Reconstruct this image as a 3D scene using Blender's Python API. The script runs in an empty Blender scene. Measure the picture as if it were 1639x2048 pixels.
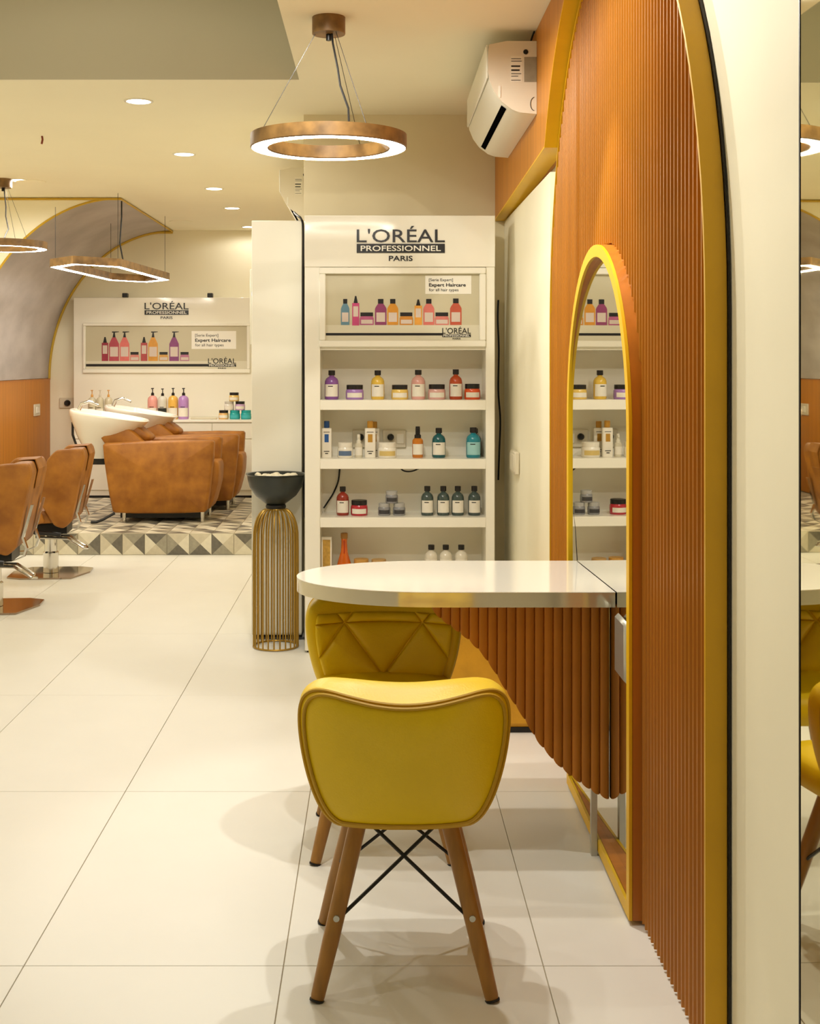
import bpy, math, random
from mathutils import Vector, Matrix

random.seed(7)
SC = bpy.context.scene
COL = SC.collection
PI = math.pi

# ------------------------------------------------------------------ camera, light, exposure
F, VX, VY = 2570.0, 752.0, 720.0          # focal length and vanishing point in pixels of the 1639x2048 frame
CAM_Z = 1.40
cam_d = bpy.data.cameras.new('camera')
cam = bpy.data.objects.new('camera', cam_d)
COL.objects.link(cam)
cam.location = (0, 0, CAM_Z)
cam.rotation_euler = (PI / 2, 0, 0)
cam_d.sensor_fit = 'HORIZONTAL'
cam_d.sensor_width = 36.0
cam_d.lens = 36.0 * F / 1639.0
cam_d.shift_x = (819.5 - VX) / 1639.0
cam_d.shift_y = -(1024.0 - VY) / 1639.0
cam_d.clip_start = 0.05
SC.camera = cam

world = bpy.data.worlds.new('world')
SC.world = world
world.use_nodes = True
world.node_tree.nodes['Background'].inputs[0].default_value = (1.0, 0.85, 0.62, 1)
world.node_tree.nodes['Background'].inputs[1].default_value = 0.05

SC.view_settings.view_transform = 'Standard'
SC.view_settings.look = 'None'
SC.view_settings.gamma = 1.0
SC.view_settings.use_curve_mapping = False
SC.view_settings.exposure = 0.17
SC.cycles.use_denoising = True
SC.cycles.max_bounces = 10
SC.cycles.diffuse_bounces = 6
SC.cycles.glossy_bounces = 5
SC.cycles.transmission_bounces = 6
SC.cycles.sample_clamp_indirect = 6.0
SC.cycles.caustics_reflective = False
SC.cycles.caustics_refractive = False

WARM = (1.0, 0.955, 0.86)
SPOT_W = 22.0
CEIL = 2.66
H = CEIL - CAM_Z

def at(x, y, Y):
    """photo pixel at depth Y -> world point"""
    return Vector(((x - VX) / F * Y, Y, CAM_Z - (y - VY) / F * Y))
def ceil_at(x, y):
    return at(x, y, H * F / (VY - y))

# ------------------------------------------------------------------ materials
MATS = {}
def srgb(r, g, b):
    def c(v):
        v /= 255.0
        return v / 12.92 if v <= 0.04045 else ((v + 0.055) / 1.055) ** 2.4
    return (c(r), c(g), c(b), 1)

def mat(name, col, rough=0.5, metal=0.0, noise=0.0, scale=8.0, stretch=(1, 1, 1), bump=0.0, bscale=60.0, coat=0.0, trans=0.0,
        emit=None, estr=0.0, ior=1.45, col2=None, spec=0.5):
    if name in MATS:
        return MATS[name]
    m = bpy.data.materials.new(name)
    m.use_nodes = True
    nt = m.node_tree
    b = nt.nodes['Principled BSDF']
    b.inputs['Base Color'].default_value = col
    b.inputs['Roughness'].default_value = rough
    b.inputs['Metallic'].default_value = metal
    b.inputs['IOR'].default_value = ior
    b.inputs['Coat Weight'].default_value = coat
    b.inputs['Coat Roughness'].default_value = 0.08
    b.inputs['Specular IOR Level'].default_value = spec
    b.inputs['Transmission Weight'].default_value = trans
    if emit:
        b.inputs['Emission Color'].default_value = emit
        b.inputs['Emission Strength'].default_value = estr
    if noise > 0 or col2 or bump > 0:
        tc = nt.nodes.new('ShaderNodeTexCoord')
        mp = nt.nodes.new('ShaderNodeMapping')
        mp.inputs['Scale'].default_value = stretch
        nt.links.new(tc.outputs['Object'], mp.inputs['Vector'])
    if noise > 0 or col2:
        nz = nt.nodes.new('ShaderNodeTexNoise')
        nz.inputs['Scale'].default_value = scale
        nz.inputs['Detail'].default_value = 5
        nt.links.new(mp.outputs['Vector'], nz.inputs['Vector'])
        rp = nt.nodes.new('ShaderNodeValToRGB')
        rp.color_ramp.elements[0].position = 0.32
        rp.color_ramp.elements[1].position = 0.68
        if col2:
            rp.color_ramp.elements[0].color = col2
        else:
            rp.color_ramp.elements[0].color = tuple(max(0, c * (1 - noise)) for c in col[:3]) + (1,)
        rp.color_ramp.elements[1].color = tuple(min(1, c * (1 + noise * 0.6)) for c in col[:3]) + (1,)
        nt.links.new(nz.outputs['Fac'], rp.inputs['Fac'])
        nt.links.new(rp.outputs['Color'], b.inputs['Base Color'])
    if bump > 0:
        n2 = nt.nodes.new('ShaderNodeTexNoise')
        n2.inputs['Scale'].default_value = bscale
        n2.inputs['Detail'].default_value = 4
        nt.links.new(mp.outputs['Vector'], n2.inputs['Vector'])
        bp = nt.nodes.new('ShaderNodeBump')
        bp.inputs['Strength'].default_value = bump
        bp.inputs['Distance'].default_value = 0.004
        nt.links.new(n2.outputs['Fac'], bp.inputs['Height'])
        nt.links.new(bp.outputs['Normal'], b.inputs['Normal'])
    MATS[name] = m
    return m

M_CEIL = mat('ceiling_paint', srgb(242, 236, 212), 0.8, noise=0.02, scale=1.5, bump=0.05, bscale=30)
M_RECESS = mat('recess_grey', srgb(192, 184, 154), 0.85, noise=0.02, scale=1.5)  # one even grey-beige, darker than the ceiling colour
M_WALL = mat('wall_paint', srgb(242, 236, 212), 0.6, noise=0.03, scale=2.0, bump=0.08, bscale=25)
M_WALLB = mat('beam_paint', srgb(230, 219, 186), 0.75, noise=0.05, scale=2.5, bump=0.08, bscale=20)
M_TILE = mat('floor_tile_glaze', srgb(230, 229, 222), 0.42, noise=0.02, scale=3, spec=0.4)
M_GROUT = mat('grout', srgb(168, 156, 132), 0.9)
M_WHITE = mat('white_laminate', srgb(238, 234, 220), 0.25, noise=0.012, scale=3, coat=0.25)
M_GLOSSW = mat('white_acrylic', srgb(240, 236, 222), 0.08, noise=0.01, scale=2, coat=0.6, bump=0.04, bscale=3.0)
M_TABLE = mat('table_laminate', srgb(242, 238, 226), 0.1, noise=0.01, scale=2, coat=0.5)
M_TEDGE = mat('table_edge', srgb(216, 210, 190), 0.10, metal=0.55, coat=0.6)
M_WOOD = mat('oak_laminate', srgb(192, 122, 28), 0.42, noise=0.14, scale=3.0, stretch=(9, 9, 0.35))
M_FLUTE = mat('fluted_oak', srgb(184, 120, 26), 0.36, noise=0.12, scale=3.0, stretch=(9, 9, 0.3))
M_APRON = mat('apron_oak', srgb(190, 118, 24), 0.42, noise=0.14, scale=3.0, stretch=(9, 9, 0.3))
M_WOODR = mat('red_oak_edge', srgb(180, 108, 24), 0.4, noise=0.12, scale=3.0, stretch=(9, 9, 0.35))
M_YELLOW = mat('yellow_lacquer', srgb(226, 180, 6), 0.45, noise=0.05, scale=6)
M_GOLDF = mat('gold_lacquer', srgb(206, 158, 10), 0.4, noise=0.06, scale=6)
M_LEATHER_Y = mat('yellow_leather', srgb(226, 192, 2), 0.40, noise=0.05, scale=5, bump=0.12, bscale=220)
M_PIPE_Y = mat('yellow_piping', srgb(190, 150, 30), 0.5)
M_LEATHER_B = mat('tan_leather', srgb(172, 112, 34), 0.5, noise=0.0, col2=srgb(136, 82, 18), scale=9, bump=0.15, bscale=90)
M_OCHRE = mat('ochre_upholstery', srgb(214, 160, 36), 0.6, noise=0.10, scale=14, bump=0.2, bscale=120)
M_BEECH = mat('beech_leg', srgb(158, 112, 48), 0.45, noise=0.15, scale=4, stretch=(14, 14, 0.8))
M_BLACK = mat('black_metal', srgb(20, 19, 18), 0.4)
M_CABLE = mat('black_cable', srgb(16, 15, 14), 0.5)
M_CHROME = mat('chrome', srgb(215, 212, 205), 0.12, metal=1.0)
M_STEEL = mat('brushed_steel', srgb(190, 190, 182), 0.35, metal=0.7)
M_PLATE = mat('base_plate_chrome', srgb(170, 150, 130), 0.08, metal=1.0)
M_MIRROR = mat('mirror_glass', srgb(240, 240, 232), 0.01, metal=1.0)
M_WMIRROR = mat('tinted_mirror', srgb(226, 224, 196), 0.015, metal=1.0)
M_LAMPWOOD = mat('lamp_walnut', srgb(150, 114, 64), 0.45, noise=0.0, col2=srgb(100, 74, 40), scale=14)
M_GLOW = mat('lamp_diffuser', (1, 0.95, 0.85, 1), 0.4, emit=(1.0, 0.93, 0.80, 1), estr=22.0)
M_GLOWH = mat('hexagon_diffuser', (1, 0.95, 0.85, 1), 0.4, emit=(1.0, 0.93, 0.82, 1), estr=34.0)
M_DOWN = mat('downlight_diffuser', (1, 0.95, 0.85, 1), 0.4, emit=(1.0, 0.92, 0.74, 1), estr=14.0)
M_PLASTER = mat('grey_plaster', srgb(190, 182, 178), 0.75, noise=0.0, col2=srgb(168, 160, 156), scale=2.2, stretch=(1, 1, 2), bump=0.12, bscale=10)
M_CERAMIC = mat('white_ceramic', srgb(238, 234, 224), 0.1, coat=0.6)
M_ACW = mat('aircon_plastic', srgb(236, 232, 220), 0.25)
M_ACS = mat('aircon_side_plastic', srgb(222, 214, 196), 0.4)
M_POSTER = mat('poster_print', srgb(196, 188, 160), 0.35, noise=0.03, scale=1.5)
M_POSTER2 = mat('poster_print_shelf', srgb(212, 206, 184), 0.3)
M_INK = mat('black_ink', srgb(18, 16, 14), 0.35)
M_PAPER = mat('label_paper', srgb(230, 224, 208), 0.5)
M_SIGNW = mat('sign_white', srgb(236, 232, 220), 0.4)
M_BRASS = mat('brass_wire', srgb(168, 132, 50), 0.38, metal=0.6)
M_BOWL = mat('dark_bowl', srgb(46, 50, 46), 0.3, noise=0.1, scale=5)
M_STONE = mat('white_pebble', srgb(228, 220, 196), 0.7)
M_SOCKET = mat('socket_plastic', srgb(214, 206, 184), 0.4)
M_PCAP = mat('black_cap', srgb(22, 19, 18), 0.35)

# ------------------------------------------------------------------ mesh helpers
class MB:
    def __init__(s):
        s.v, s.f, s.m = [], [], []
    def add(s, vs, fs, mi=0):
        o = len(s.v)
        s.v += [Vector(p) for p in vs]
        for f in fs:
            s.f.append([i + o for i in f]); s.m.append(mi)
        return s
    def box(s, x0, x1, y0, y1, z0, z1, mi=0):
        vs = [(x, y, z) for z in (z0, z1) for y in (y0, y1) for x in (x0, x1)]
        return s.add(vs, [(0, 2, 3, 1), (4, 5, 7, 6), (0, 1, 5, 4), (2, 6, 7, 3), (0, 4, 6, 2), (1, 3, 7, 5)], mi)
    def bbox(s, x0, x1, y0, y1, z0, z1, b=0.004, mi=0):
        """box with bevelled edges (chamfered)"""
        b = min(b, (x1 - x0) * .45, (y1 - y0) * .45, (z1 - z0) * .45)
        pts = []
        idx = {}
        X, Y, Z = (x0, x1), (y0, y1), (z0, z1)
        for i in (0, 1):
            for j in (0, 1):
                for k in (0, 1):
                    sx, sy, sz = (b if i == 0 else -b), (b if j == 0 else -b), (b if k == 0 else -b)
                    for a, p in enumerate(((X[i], Y[j] + sy, Z[k] + sz), (X[i] + sx, Y[j], Z[k] + sz), (X[i] + sx, Y[j] + sy, Z[k]))):
                        idx[(i, j, k, a)] = len(pts); pts.append(p)
        fs = []
        for i in (0, 1):
            q = [idx[(i, j, k, 0)] for j, k in ((0, 0), (1, 0), (1, 1), (0, 1))]; fs.append(q if i else q[::-1])
        for j in (0, 1):
            q = [idx[(i, j, k, 1)] for i, k in ((0, 0), (0, 1), (1, 1), (1, 0))]; fs.append(q if j else q[::-1])
        for k in (0, 1):
            q = [idx[(i, j, k, 2)] for i, j in ((0, 0), (1, 0), (1, 1), (0, 1))]; fs.append(q if k else q[::-1])
        for j in (0, 1):
            for k in (0, 1):
                fs.append([idx[(0, j, k, 1)], idx[(1, j, k, 1)], idx[(1, j, k, 2)], idx[(0, j, k, 2)]])
        for i in (0, 1):
            for k in (0, 1):
                fs.append([idx[(i, 0, k, 0)], idx[(i, 1, k, 0)], idx[(i, 1, k, 2)], idx[(i, 0, k, 2)]])
        for i in (0, 1):
            for j in (0, 1):
                fs.append([idx[(i, j, 0, 0)], idx[(i, j, 1, 0)], idx[(i, j, 1, 1)], idx[(i, j, 0, 1)]])
        for i in (0, 1):
            for j in (0, 1):
                for k in (0, 1):
                    fs.append([idx[(i, j, k, a)] for a in (0, 1, 2)])
        return s.add(pts, fs, mi)
    def prism(s, poly, ax, a0, a1, mi=0):
        """polygon in the two axes other than ax, extruded a0..a1. ax 'x': (y,z); 'y': (x,z); 'z': (x,y)"""
        def P(p, a):
            return {'x': (a, p[0], p[1]), 'y': (p[0], a, p[1]), 'z': (p[0], p[1], a)}[ax]
        n = len(poly)
        vs = [P(p, a0) for p in poly] + [P(p, a1) for p in poly]
        fs = [list(range(n))[::-1], list(range(n, 2 * n))] + [[i, (i + 1) % n, (i + 1) % n + n, i + n] for i in range(n)]
        return s.add(vs, fs, mi)
    def lathe(s, prof, n=24, c=(0, 0, 0), sx=1.0, sy=1.0, cap=True, mi=0):
        vs, fs = [], []
        for r, z in prof:
            for k in range(n):
                a = 2 * PI * k / n
                vs.append((c[0] + r * sx * math.cos(a), c[1] + r * sy * math.sin(a), c[2] + z))
        for j in range(len(prof) - 1):
            for k in range(n):
                k2 = (k + 1) % n
                fs.append([j * n + k, j * n + k2, (j + 1) * n + k2, (j + 1) * n + k])
        if cap:
            fs.append(list(range(n))[::-1])
            o = (len(prof) - 1) * n
            fs.append([o + k for k in range(n)])
        return s.add(vs, fs, mi)
    def tube(s, pts, r, n=8, closed=False, mi=0):
        pts = [Vector(p) for p in pts]
        rr = r if isinstance(r, (list, tuple)) else [r] * len(pts)
        N = len(pts)
        vs, fs = [], []
        up = None
        for i, p in enumerate(pts):
            if closed:
                t = (pts[(i + 1) % N] - pts[i - 1])
            else:
                t = pts[min(i + 1, N - 1)] - pts[max(i - 1, 0)]
            t.normalize()
            if up is None:
                up = Vector((0, 0, 1)) if abs(t.z) < 0.9 else Vector((1, 0, 0))
            a = t.cross(up)
            if a.length < 1e-6:
                a = t.orthogonal()
            a.normalize()
            b = a.cross(t); b.normalize()
            up = b
            for k in range(n):
                an = 2 * PI * k / n
                vs.append(p + (a * math.cos(an) + b * math.sin(an)) * rr[i])
        for i in range(N if closed else N - 1):
            i2 = (i + 1) % N
            for k in range(n):
                k2 = (k + 1) % n
                fs.append([i * n + k, i * n + k2, i2 * n + k2, i2 * n + k])
        if not closed:
            fs.append(list(range(n))[::-1]); fs.append([(N - 1) * n + k for k in range(n)])
        return s.add(vs, fs, mi)
    def grid(s, P, nu, nv, mi=0):
        """P(i,j) -> point; quads"""
        vs = [P(i, j) for j in range(nv) for i in range(nu)]
        fs = [[j * nu + i, j * nu + i + 1, (j + 1) * nu + i + 1, (j + 1) * nu + i] for j in range(nv - 1) for i in range(nu - 1)]
        return s.add(vs, fs, mi)
    def rings(s, rings, cap=True, mi=0):
        n = len(rings[0]); vs = [p for r in rings for p in r]; fs = []
        for j in range(len(rings) - 1):
            for k in range(n):
                k2 = (k + 1) % n
                fs.append([j * n + k, j * n + k2, (j + 1) * n + k2, (j + 1) * n + k])
        if cap:
            fs.append(list(range(n))[::-1]); fs.append([(len(rings) - 1) * n + k for k in range(n)])
        return s.add(vs, fs, mi)
    def xf(s, M):
        s.v = [M @ p for p in s.v]
        return s
    def build(s, name, mats, parent=None, world=False, smooth=40):
        me = bpy.data.meshes.new(name)
        off = Vector((0, 0, 0))
        if world and parent is not None:
            p = parent
            while p is not None:
                off += p.location; p = p.parent
        me.from_pydata([tuple(p - off) for p in s.v], [], s.f)
        for m in (mats if isinstance(mats, (list, tuple)) else [mats]):
            me.materials.append(m)
        if any(s.m):
            me.polygons.foreach_set('material_index', s.m)
        me.validate(); me.update()
        import bmesh
        bm = bmesh.new(); bm.from_mesh(me)
        bmesh.ops.recalc_face_normals(bm, faces=bm.faces)
        bm.to_mesh(me); bm.free()
        if smooth:
            me.polygons.foreach_set('use_smooth', [True] * len(me.polygons))
            me.set_sharp_from_angle(angle=math.radians(smooth))
        o = bpy.data.objects.new(name, me)
        COL.objects.link(o)
        if parent is not None:
            o.parent = parent
        return o

def tag(o, label=None, cat=None, group=None, kind=None):
    if label: o['label'] = label
    if cat: o['category'] = cat
    if group: o['group'] = group
    if kind: o['kind'] = kind
    return o

def thing(name, label, cat, loc=(0, 0, 0), rz=0.0, group=None):
    o = bpy.data.objects.new(name, None)
    o.empty_display_size = 0.1
    COL.objects.link(o)
    o.location = loc
    o.rotation_euler = (0, 0, rz)
    return tag(o, label, cat, group)

def struct(name, mb, m, label, parent=None, smooth=40):
    o = mb.build(name, m, parent, smooth=smooth)
    if parent is None:
        tag(o, label, kind='structure')
    return o

def copy_tree(o, parent=None):
    c = o.copy(); COL.objects.link(c); c.parent = parent
    for ch in list(o.children):
        copy_tree(ch, c)
    return c

def text_mesh(name, s, x0, x1, z0, z1, y, m, parent, depth=0.002, bold=0.0):
    """lettering facing -Y, fitted to the world box x0..x1, z0..z1, its front at y"""
    cu = bpy.data.curves.new(name, 'FONT')
    cu.body = s
    cu.resolution_u = 3
    cu.offset = bold
    cu.extrude = 0.02
    ob = bpy.data.objects.new(name, cu)
    COL.objects.link(ob)
    dg = bpy.context.evaluated_depsgraph_get()
    me = bpy.data.meshes.new_from_object(ob.evaluated_get(dg))
    bpy.data.objects.remove(ob); bpy.data.curves.remove(cu)
    xs = [v.co.x for v in me.vertices]; ys = [v.co.y for v in me.vertices]; zs = [v.co.z for v in me.vertices]
    ax, bx, ay, by, az, bz = min(xs), max(xs), min(ys), max(ys), min(zs), max(zs)
    off = Vector((0, 0, 0)); p = parent
    while p is not None:
        off += p.location; p = p.parent
    for v in me.vertices:
        c = v.co.copy()
        v.co = Vector((x0 + (c.x - ax) / (bx - ax) * (x1 - x0), y + (bz - c.z) / (bz - az) * depth,
                       z0 + (c.y - ay) / (by - ay) * (z1 - z0))) - off
    me.materials.clear(); me.materials.append(m)
    me.name = name
    o = bpy.data.objects.new(name, me)
    COL.objects.link(o)
    o.parent = parent
    return o

def arc(cx, cy, rx, ry, a0, a1, n):
    return [(cx + rx * math.cos(a0 + (a1 - a0) * i / n), cy + ry * math.sin(a0 + (a1 - a0) * i / n)) for i in range(n + 1)]

# ------------------------------------------------------------------ the shell of the room
XW = 0.705            # right wall
XL = -3.20            # left wall
YB = 12.5             # far wall
YK = 6.60             # face of the block behind the display unit
XK = -0.372           # left face of that block
YR = -2.2             # wall behind the camera
PY = 9.226            # front of the tiled platform
PZ = 0.154

fl = struct('floor', MB().box(XL, XW + .05, YR, PY + .3, -0.06, -0.004), M_GROUT, 'floor of large cream porcelain tiles')
tx0, ty0, tw, td = -0.214, 2.97, 0.6, 1.2
tile_mesh = {}
for i in range(-5, 2):
    for j in range(-5, 6):
        x0, x1 = max(tx0 + i * tw, XL), min(tx0 + (i + 1) * tw, XW)
        y0, y1 = max(ty0 + j * td, YR), min(ty0 + (j + 1) * td, PY + 0.02)
        if x1 - x0 < 0.01 or y1 - y0 < 0.01: continue
        w, d = round(x1 - x0, 4), round(y1 - y0, 4)
        key = (w, d)
        if key in tile_mesh:
            o = tile_mesh[key].copy(); COL.objects.link(o)
        else:
            g = 0.0012
            o = MB().bbox(g, w - g, g, d - g, -0.004, 0.0, 0.0008).build('tile', M_TILE, fl, smooth=0)
            tile_mesh[key] = o
        o.parent = fl
        o.location = (x0, y0, random.uniform(-0.0003, 0.0))

RX, RY = -154 / 560 * H, H * F / 560          # recess edge
ce = struct('ceiling', MB().box(RX, XW + .05, YR, YB, CEIL, CEIL + .0015).box(XL - .05, RX, RY, YB, CEIL, CEIL + .0015), M_CEIL,
            'flat cream ceiling with downlights')
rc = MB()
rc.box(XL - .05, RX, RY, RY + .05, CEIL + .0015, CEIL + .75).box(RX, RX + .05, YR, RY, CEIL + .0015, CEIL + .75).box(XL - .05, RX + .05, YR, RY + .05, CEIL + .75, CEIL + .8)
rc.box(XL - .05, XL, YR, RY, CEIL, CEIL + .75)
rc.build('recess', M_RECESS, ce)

struct('wall_right', MB().box(XW, XW + .1, YR, YK + .2, 0, CEIL), M_WALL, 'cream painted wall right of the vanity')
struct('wall_lining', MB().box(.658, XW - .0015, 4.862, YK - .0015, 0, 2.112), M_WALL, 'cream wall strip between the arch and the product display')
struct('wall_left', MB().box(XL - .1, XL, YR, YB, 0, CEIL + .75), M_WALL, 'cream left wall of the salon')
struct('wall_back', MB().box(XL - .1, XK + .02, YB, YB + .1, 0, CEIL), M_WALL, 'cream far wall above the white counter')
struct('wall_rear', MB().box(XL - .1, XW + .1, YR - .1, YR, 0, CEIL + .75), M_WALL, 'cream wall behind the viewpoint')
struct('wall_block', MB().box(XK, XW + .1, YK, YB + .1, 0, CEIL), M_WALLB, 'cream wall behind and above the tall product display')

# tiled platform of the wash area
pf = struct('floor_platform', MB().box(XL, XK, PY + .012, YB, 0, PZ - .006), M_GROUT, 'raised wash platform clad in grey triangle tiles')
TG = [mat('tile_light', srgb(226, 220, 200), 0.4, noise=.06, scale=30), mat('tile_cream', srgb(206, 198, 176), 0.4, noise=.07, scale=30),
      mat('tile_mid', srgb(160, 155, 138), 0.4, noise=.12, scale=40), mat('tile_dark', srgb(112, 108, 98), 0.4, noise=.16, scale=40)]
def tri_tile(seq, s, zt):
    b = MB()
    g = 0.0015
    a, e = g, s - g
    c = s / 2
    vs = [(a, a, 0), (e, a, 0), (e, e, 0), (a, e, 0), (c, c, 0.0015), (a, a, -.008), (e, a, -.008), (e, e, -.008), (a, e, -.008)]
    for k in range(4):
        b.add([vs[k], vs[(k + 1) % 4], vs[4]], [(0, 1, 2)], seq[k])
    b.add(vs[:4] + vs[5:], [(0, 1, 5, 4), (1, 2, 6, 5), (2, 3, 7, 6), (3, 0, 4, 7)], 1)
    return b
SEQ = [(0, 3, 2, 1), (1, 2, 3, 0), (3, 0, 1, 2), (2, 1, 0, 3), (0, 2, 3, 1), (2, 3, 0, 1)]
TS = 0.16
tt = [tri_tile(q, TS, 0).build('tile', TG, pf, smooth=0) for q in SEQ]
tr = [tri_tile(q, TS, 0).xf(Matrix.Scale(PZ / TS, 4, (0, 1, 0))).build('tile', TG, pf, smooth=0) for q in SEQ]
used = set()
def place_tile(src, loc, rot):
    if src.name in used:
        o = src.copy(); COL.objects.link(o); o.parent = pf
    else:
        o = src; used.add(src.name)
    o.location = loc; o.rotation_euler = rot
for i in range(17):
    x = XK - .01 - (i + 1) * TS
    place_tile(tr[(i * 5 + (i // 3)) % 6], (x, PY + .004, 0.0), (PI / 2, 0, 0))
    for j in range(15):
        place_tile(tt[(i * 7 + j * 3 + random.randrange(6)) % 6], (x, PY + .008 + j * TS, PZ), (0, 0, 0))

# plaster vault over the wash area, left
vx0, vz0, va, vb = -1.98, 1.225, 1.20, CEIL - 1.228
vy0, vy1 = H * F / 325, YB - .002
NA = 28
prof = [(vx0 - va * math.cos(PI / 2 * i / NA), vz0 + vb * math.sin(PI / 2 * i / NA)) for i in range(NA + 1)]
vt = thing('plaster_vault', 'grey plaster quarter vault with yellow edges over the wash area', 'vault', (vx0 - va, vy0, vz0))
b = MB()
b.grid(lambda i, j: Vector((prof[i][0], vy0 + (vy1 - vy0) * j / 4, prof[i][1])), NA + 1, 5)
b.build('vault_shell', M_PLASTER, vt, world=True)
b = MB()
b.prism([(XL + .002, vz0)] + prof + [(vx0, CEIL - .002), (XL + .002, CEIL - .002)], 'y', vy0 - .006, vy0)
b.build('end_face', M_CEIL, vt, world=True)
M_VTRIM = mat('vault_trim', srgb(196, 160, 44), 0.5)
for yy, r in ((vy0 - .006, .009), (vy1 - .02, .016)):
    MB().tube([(p[0] + .004, yy, min(p[1] - .004, CEIL - r - .003)) for p in prof], r, 6).build('edge_trim', M_VTRIM, vt, world=True)
MB().tube([(XL + .03, vy0 - .008, CEIL - .013), (vx0, vy0 - .008, CEIL - .013)], .010, 6).build('edge_trim', M_VTRIM, vt, world=True)
MB().tube([(vx0, vy0, CEIL - .011), (vx0, vy1, CEIL - .011)], .008, 6).build('edge_trim', M_VTRIM, vt, world=True)

wn = thing('wood_wainscot', 'orange oak laminate panel low on the far left wall', 'panel', (XL, 9.6, PZ))
MB().box(XL + .002, XL + .03, 9.7, YB - .002, PZ + .002, vz0 - .004).build('board', M_WOOD, wn, world=True)
MB().box(XL + .03, XL + .034, 9.7, YB - .002, vz0 - .016, vz0 - .004).build('top_edge', M_WOODR, wn, world=True)
p = at(72, 820, 11.98)
sw = thing('wall_switch', 'small white switch plate on the orange panel', 'switch', (XL + .03, p.y, p.z))
MB().bbox(0, .014, -.10, .10, -.055, .055, .004).build('plate', M_SOCKET, sw)
MB().bbox(.012, .02, -.05, .05, -.03, .03, .003).build('rocker', M_WHITE, sw)

# ------------------------------------------------------------------ arch panel, mirror and vanity
AY, AA, AZ, AB = 3.705, 1.14, 1.5, 1.125     # centre, half width, spring height, rise
def arch_z(y):
    u = (y - AY) / AA
    return AZ + AB * math.sqrt(max(0.0, 1 - u * u))
MYC, MR, MZ = 3.70, 0.52, 1.21
def mir_z(y, r=MR):
    u = (y - MYC) / r
    return MZ + r * math.sqrt(1 - u * u) if abs(u) < 1 else -1
ap = thing('fluted_arch_panel', 'tall arched oak wall panel of vertical flutes with a yellow edge', 'wall panel', (XW, AY, 0))
segs = [(AY - AA, MYC - MR - .002, 18), (MYC - MR - .002, MYC + MR + .002, 31), (MYC + MR + .002, AY + AA, 18)]
FL = [(a + (c - a) * i / k, a + (c - a) * (i + 1) / k) for a, c, k in segs for i in range(k)]
for y0, y1 in FL:
    ym = (y0 + y1) / 2
    pitch = y1 - y0
    inside = MYC - MR - .003 < ym < MYC + MR + .003
    n = 7
    sec = []
    for k in range(n):
        a = PI * k / (n - 1)
        wv = pitch / 2 * .84
        sec.append((0.657 + 0.015 * math.sin(a), ym - wv * math.cos(a)))
    sec = [(.657, y0 + .0004)] + sec + [(.657, y1 - .0004)]
    sec += [(0.684, q[1]) for q in sec[::-1]]
    bot = [Vector((x, y, MZ + (MR + .006) * math.sqrt(max(0, 1 - ((y - MYC) / (MR + .006)) ** 2)) if inside else .006)) for x, y in sec]
    top = [Vector((x, y, min(arch_z(y), CEIL - .002))) for x, y in sec]
    m = len(sec)
    MB().add(bot + top, [list(range(m))[::-1], list(range(m, 2 * m))] + [[k, (k + 1) % m, (k + 1) % m + m, k + m] for k in range(m)]
             ).build('flute', M_FLUTE, ap, world=True, smooth=35)
outl = [(AY - AA, 0.004)] + [(AY - AA * math.cos(PI * k / 40), AZ + AB * math.sin(PI * k / 40)) for k in range(41)] + [(AY + AA, 0.004)]
MB().prism(outl, 'x', 0.685, 0.692).build('backing_board', M_WOODR, ap, world=True, smooth=0)
b = MB()
def band(outl, t, x0, x1):
    b = MB()
    n = len(outl)
    rings = []
    for k, (y, z) in enumerate(outl):
        a = Vector(outl[max(k - 1, 0)]); c = Vector(outl[min(k + 1, n - 1)])
        d = (c - a).normalized()
        nx = Vector((-d.y, d.x))
        q = Vector((y, z)) + nx * t
        rings.append([Vector((x0, y, z)), Vector((x1, y, z)), Vector((x1, q.x, q.y)), Vector((x0, q.x, q.y))])
    return b.rings(rings)
band(outl, 0.010, 0.654, 0.697).build('edge_band', M_GOLDF, ap, world=True, smooth=30)

# arched mirror: frame, trim and a slightly skewed glass
mr = thing('arched_mirror', 'arched floor mirror with a yellow and oak frame on the fluted panel', 'mirror', (0.66, MYC, 0))
def loop(r, zb):
    return [(MYC - r, zb)] + [(MYC - r * math.cos(PI * k / 36), MZ + r * math.sin(PI * k / 36)) for k in range(37)] + [(MYC + r, zb)]
GK = 0.04
def glass_x(y):
    return 0.660 - GK * (y - 3.5)
FW = 0.034
def frame(x0, x1, ro, zb0, ri, zb1):
    a, c = loop(ro, zb0), loop(ri, zb1)
    n = len(a)
    rings = [[Vector((x0, *a[k])), Vector((x1, *a[k])), Vector((x1, *c[k])), Vector((x0, *c[k]))] for k in range(n)]
    bb = MB().rings(rings, cap=False)
    q = rings[0]; w = rings[-1]
    bb.add([q[0], q[3], w[3], w[0], q[1], q[2], w[2], w[1]], [(0, 1, 2, 3), (4, 5, 6, 7), (0, 3, 7, 4), (1, 2, 6, 5)])
    return bb
frame(0.633, 0.683, MR, 0.012, MR - FW, 0.046).build('frame', M_WOODR, mr, world=True, smooth=30)
frame(0.625, 0.634, MR, 0.012, MR - FW, 0.046).build('front_trim', M_YELLOW, mr, world=True, smooth=30)
g = loop(MR - FW + .004, 0.042)
b = MB()
n = len(g)
b.add([(glass_x(y), y, z) for y, z in g] + [(glass_x(y) + .004, y, z) for y, z in g],
      [list(range(n))[::-1], list(range(n, 2 * n))] + [[i, (i + 1) % n, (i + 1) % n + n, i + n] for i in range(n)])
b.build('glass', M_MIRROR, mr, world=True, smooth=0)
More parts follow.
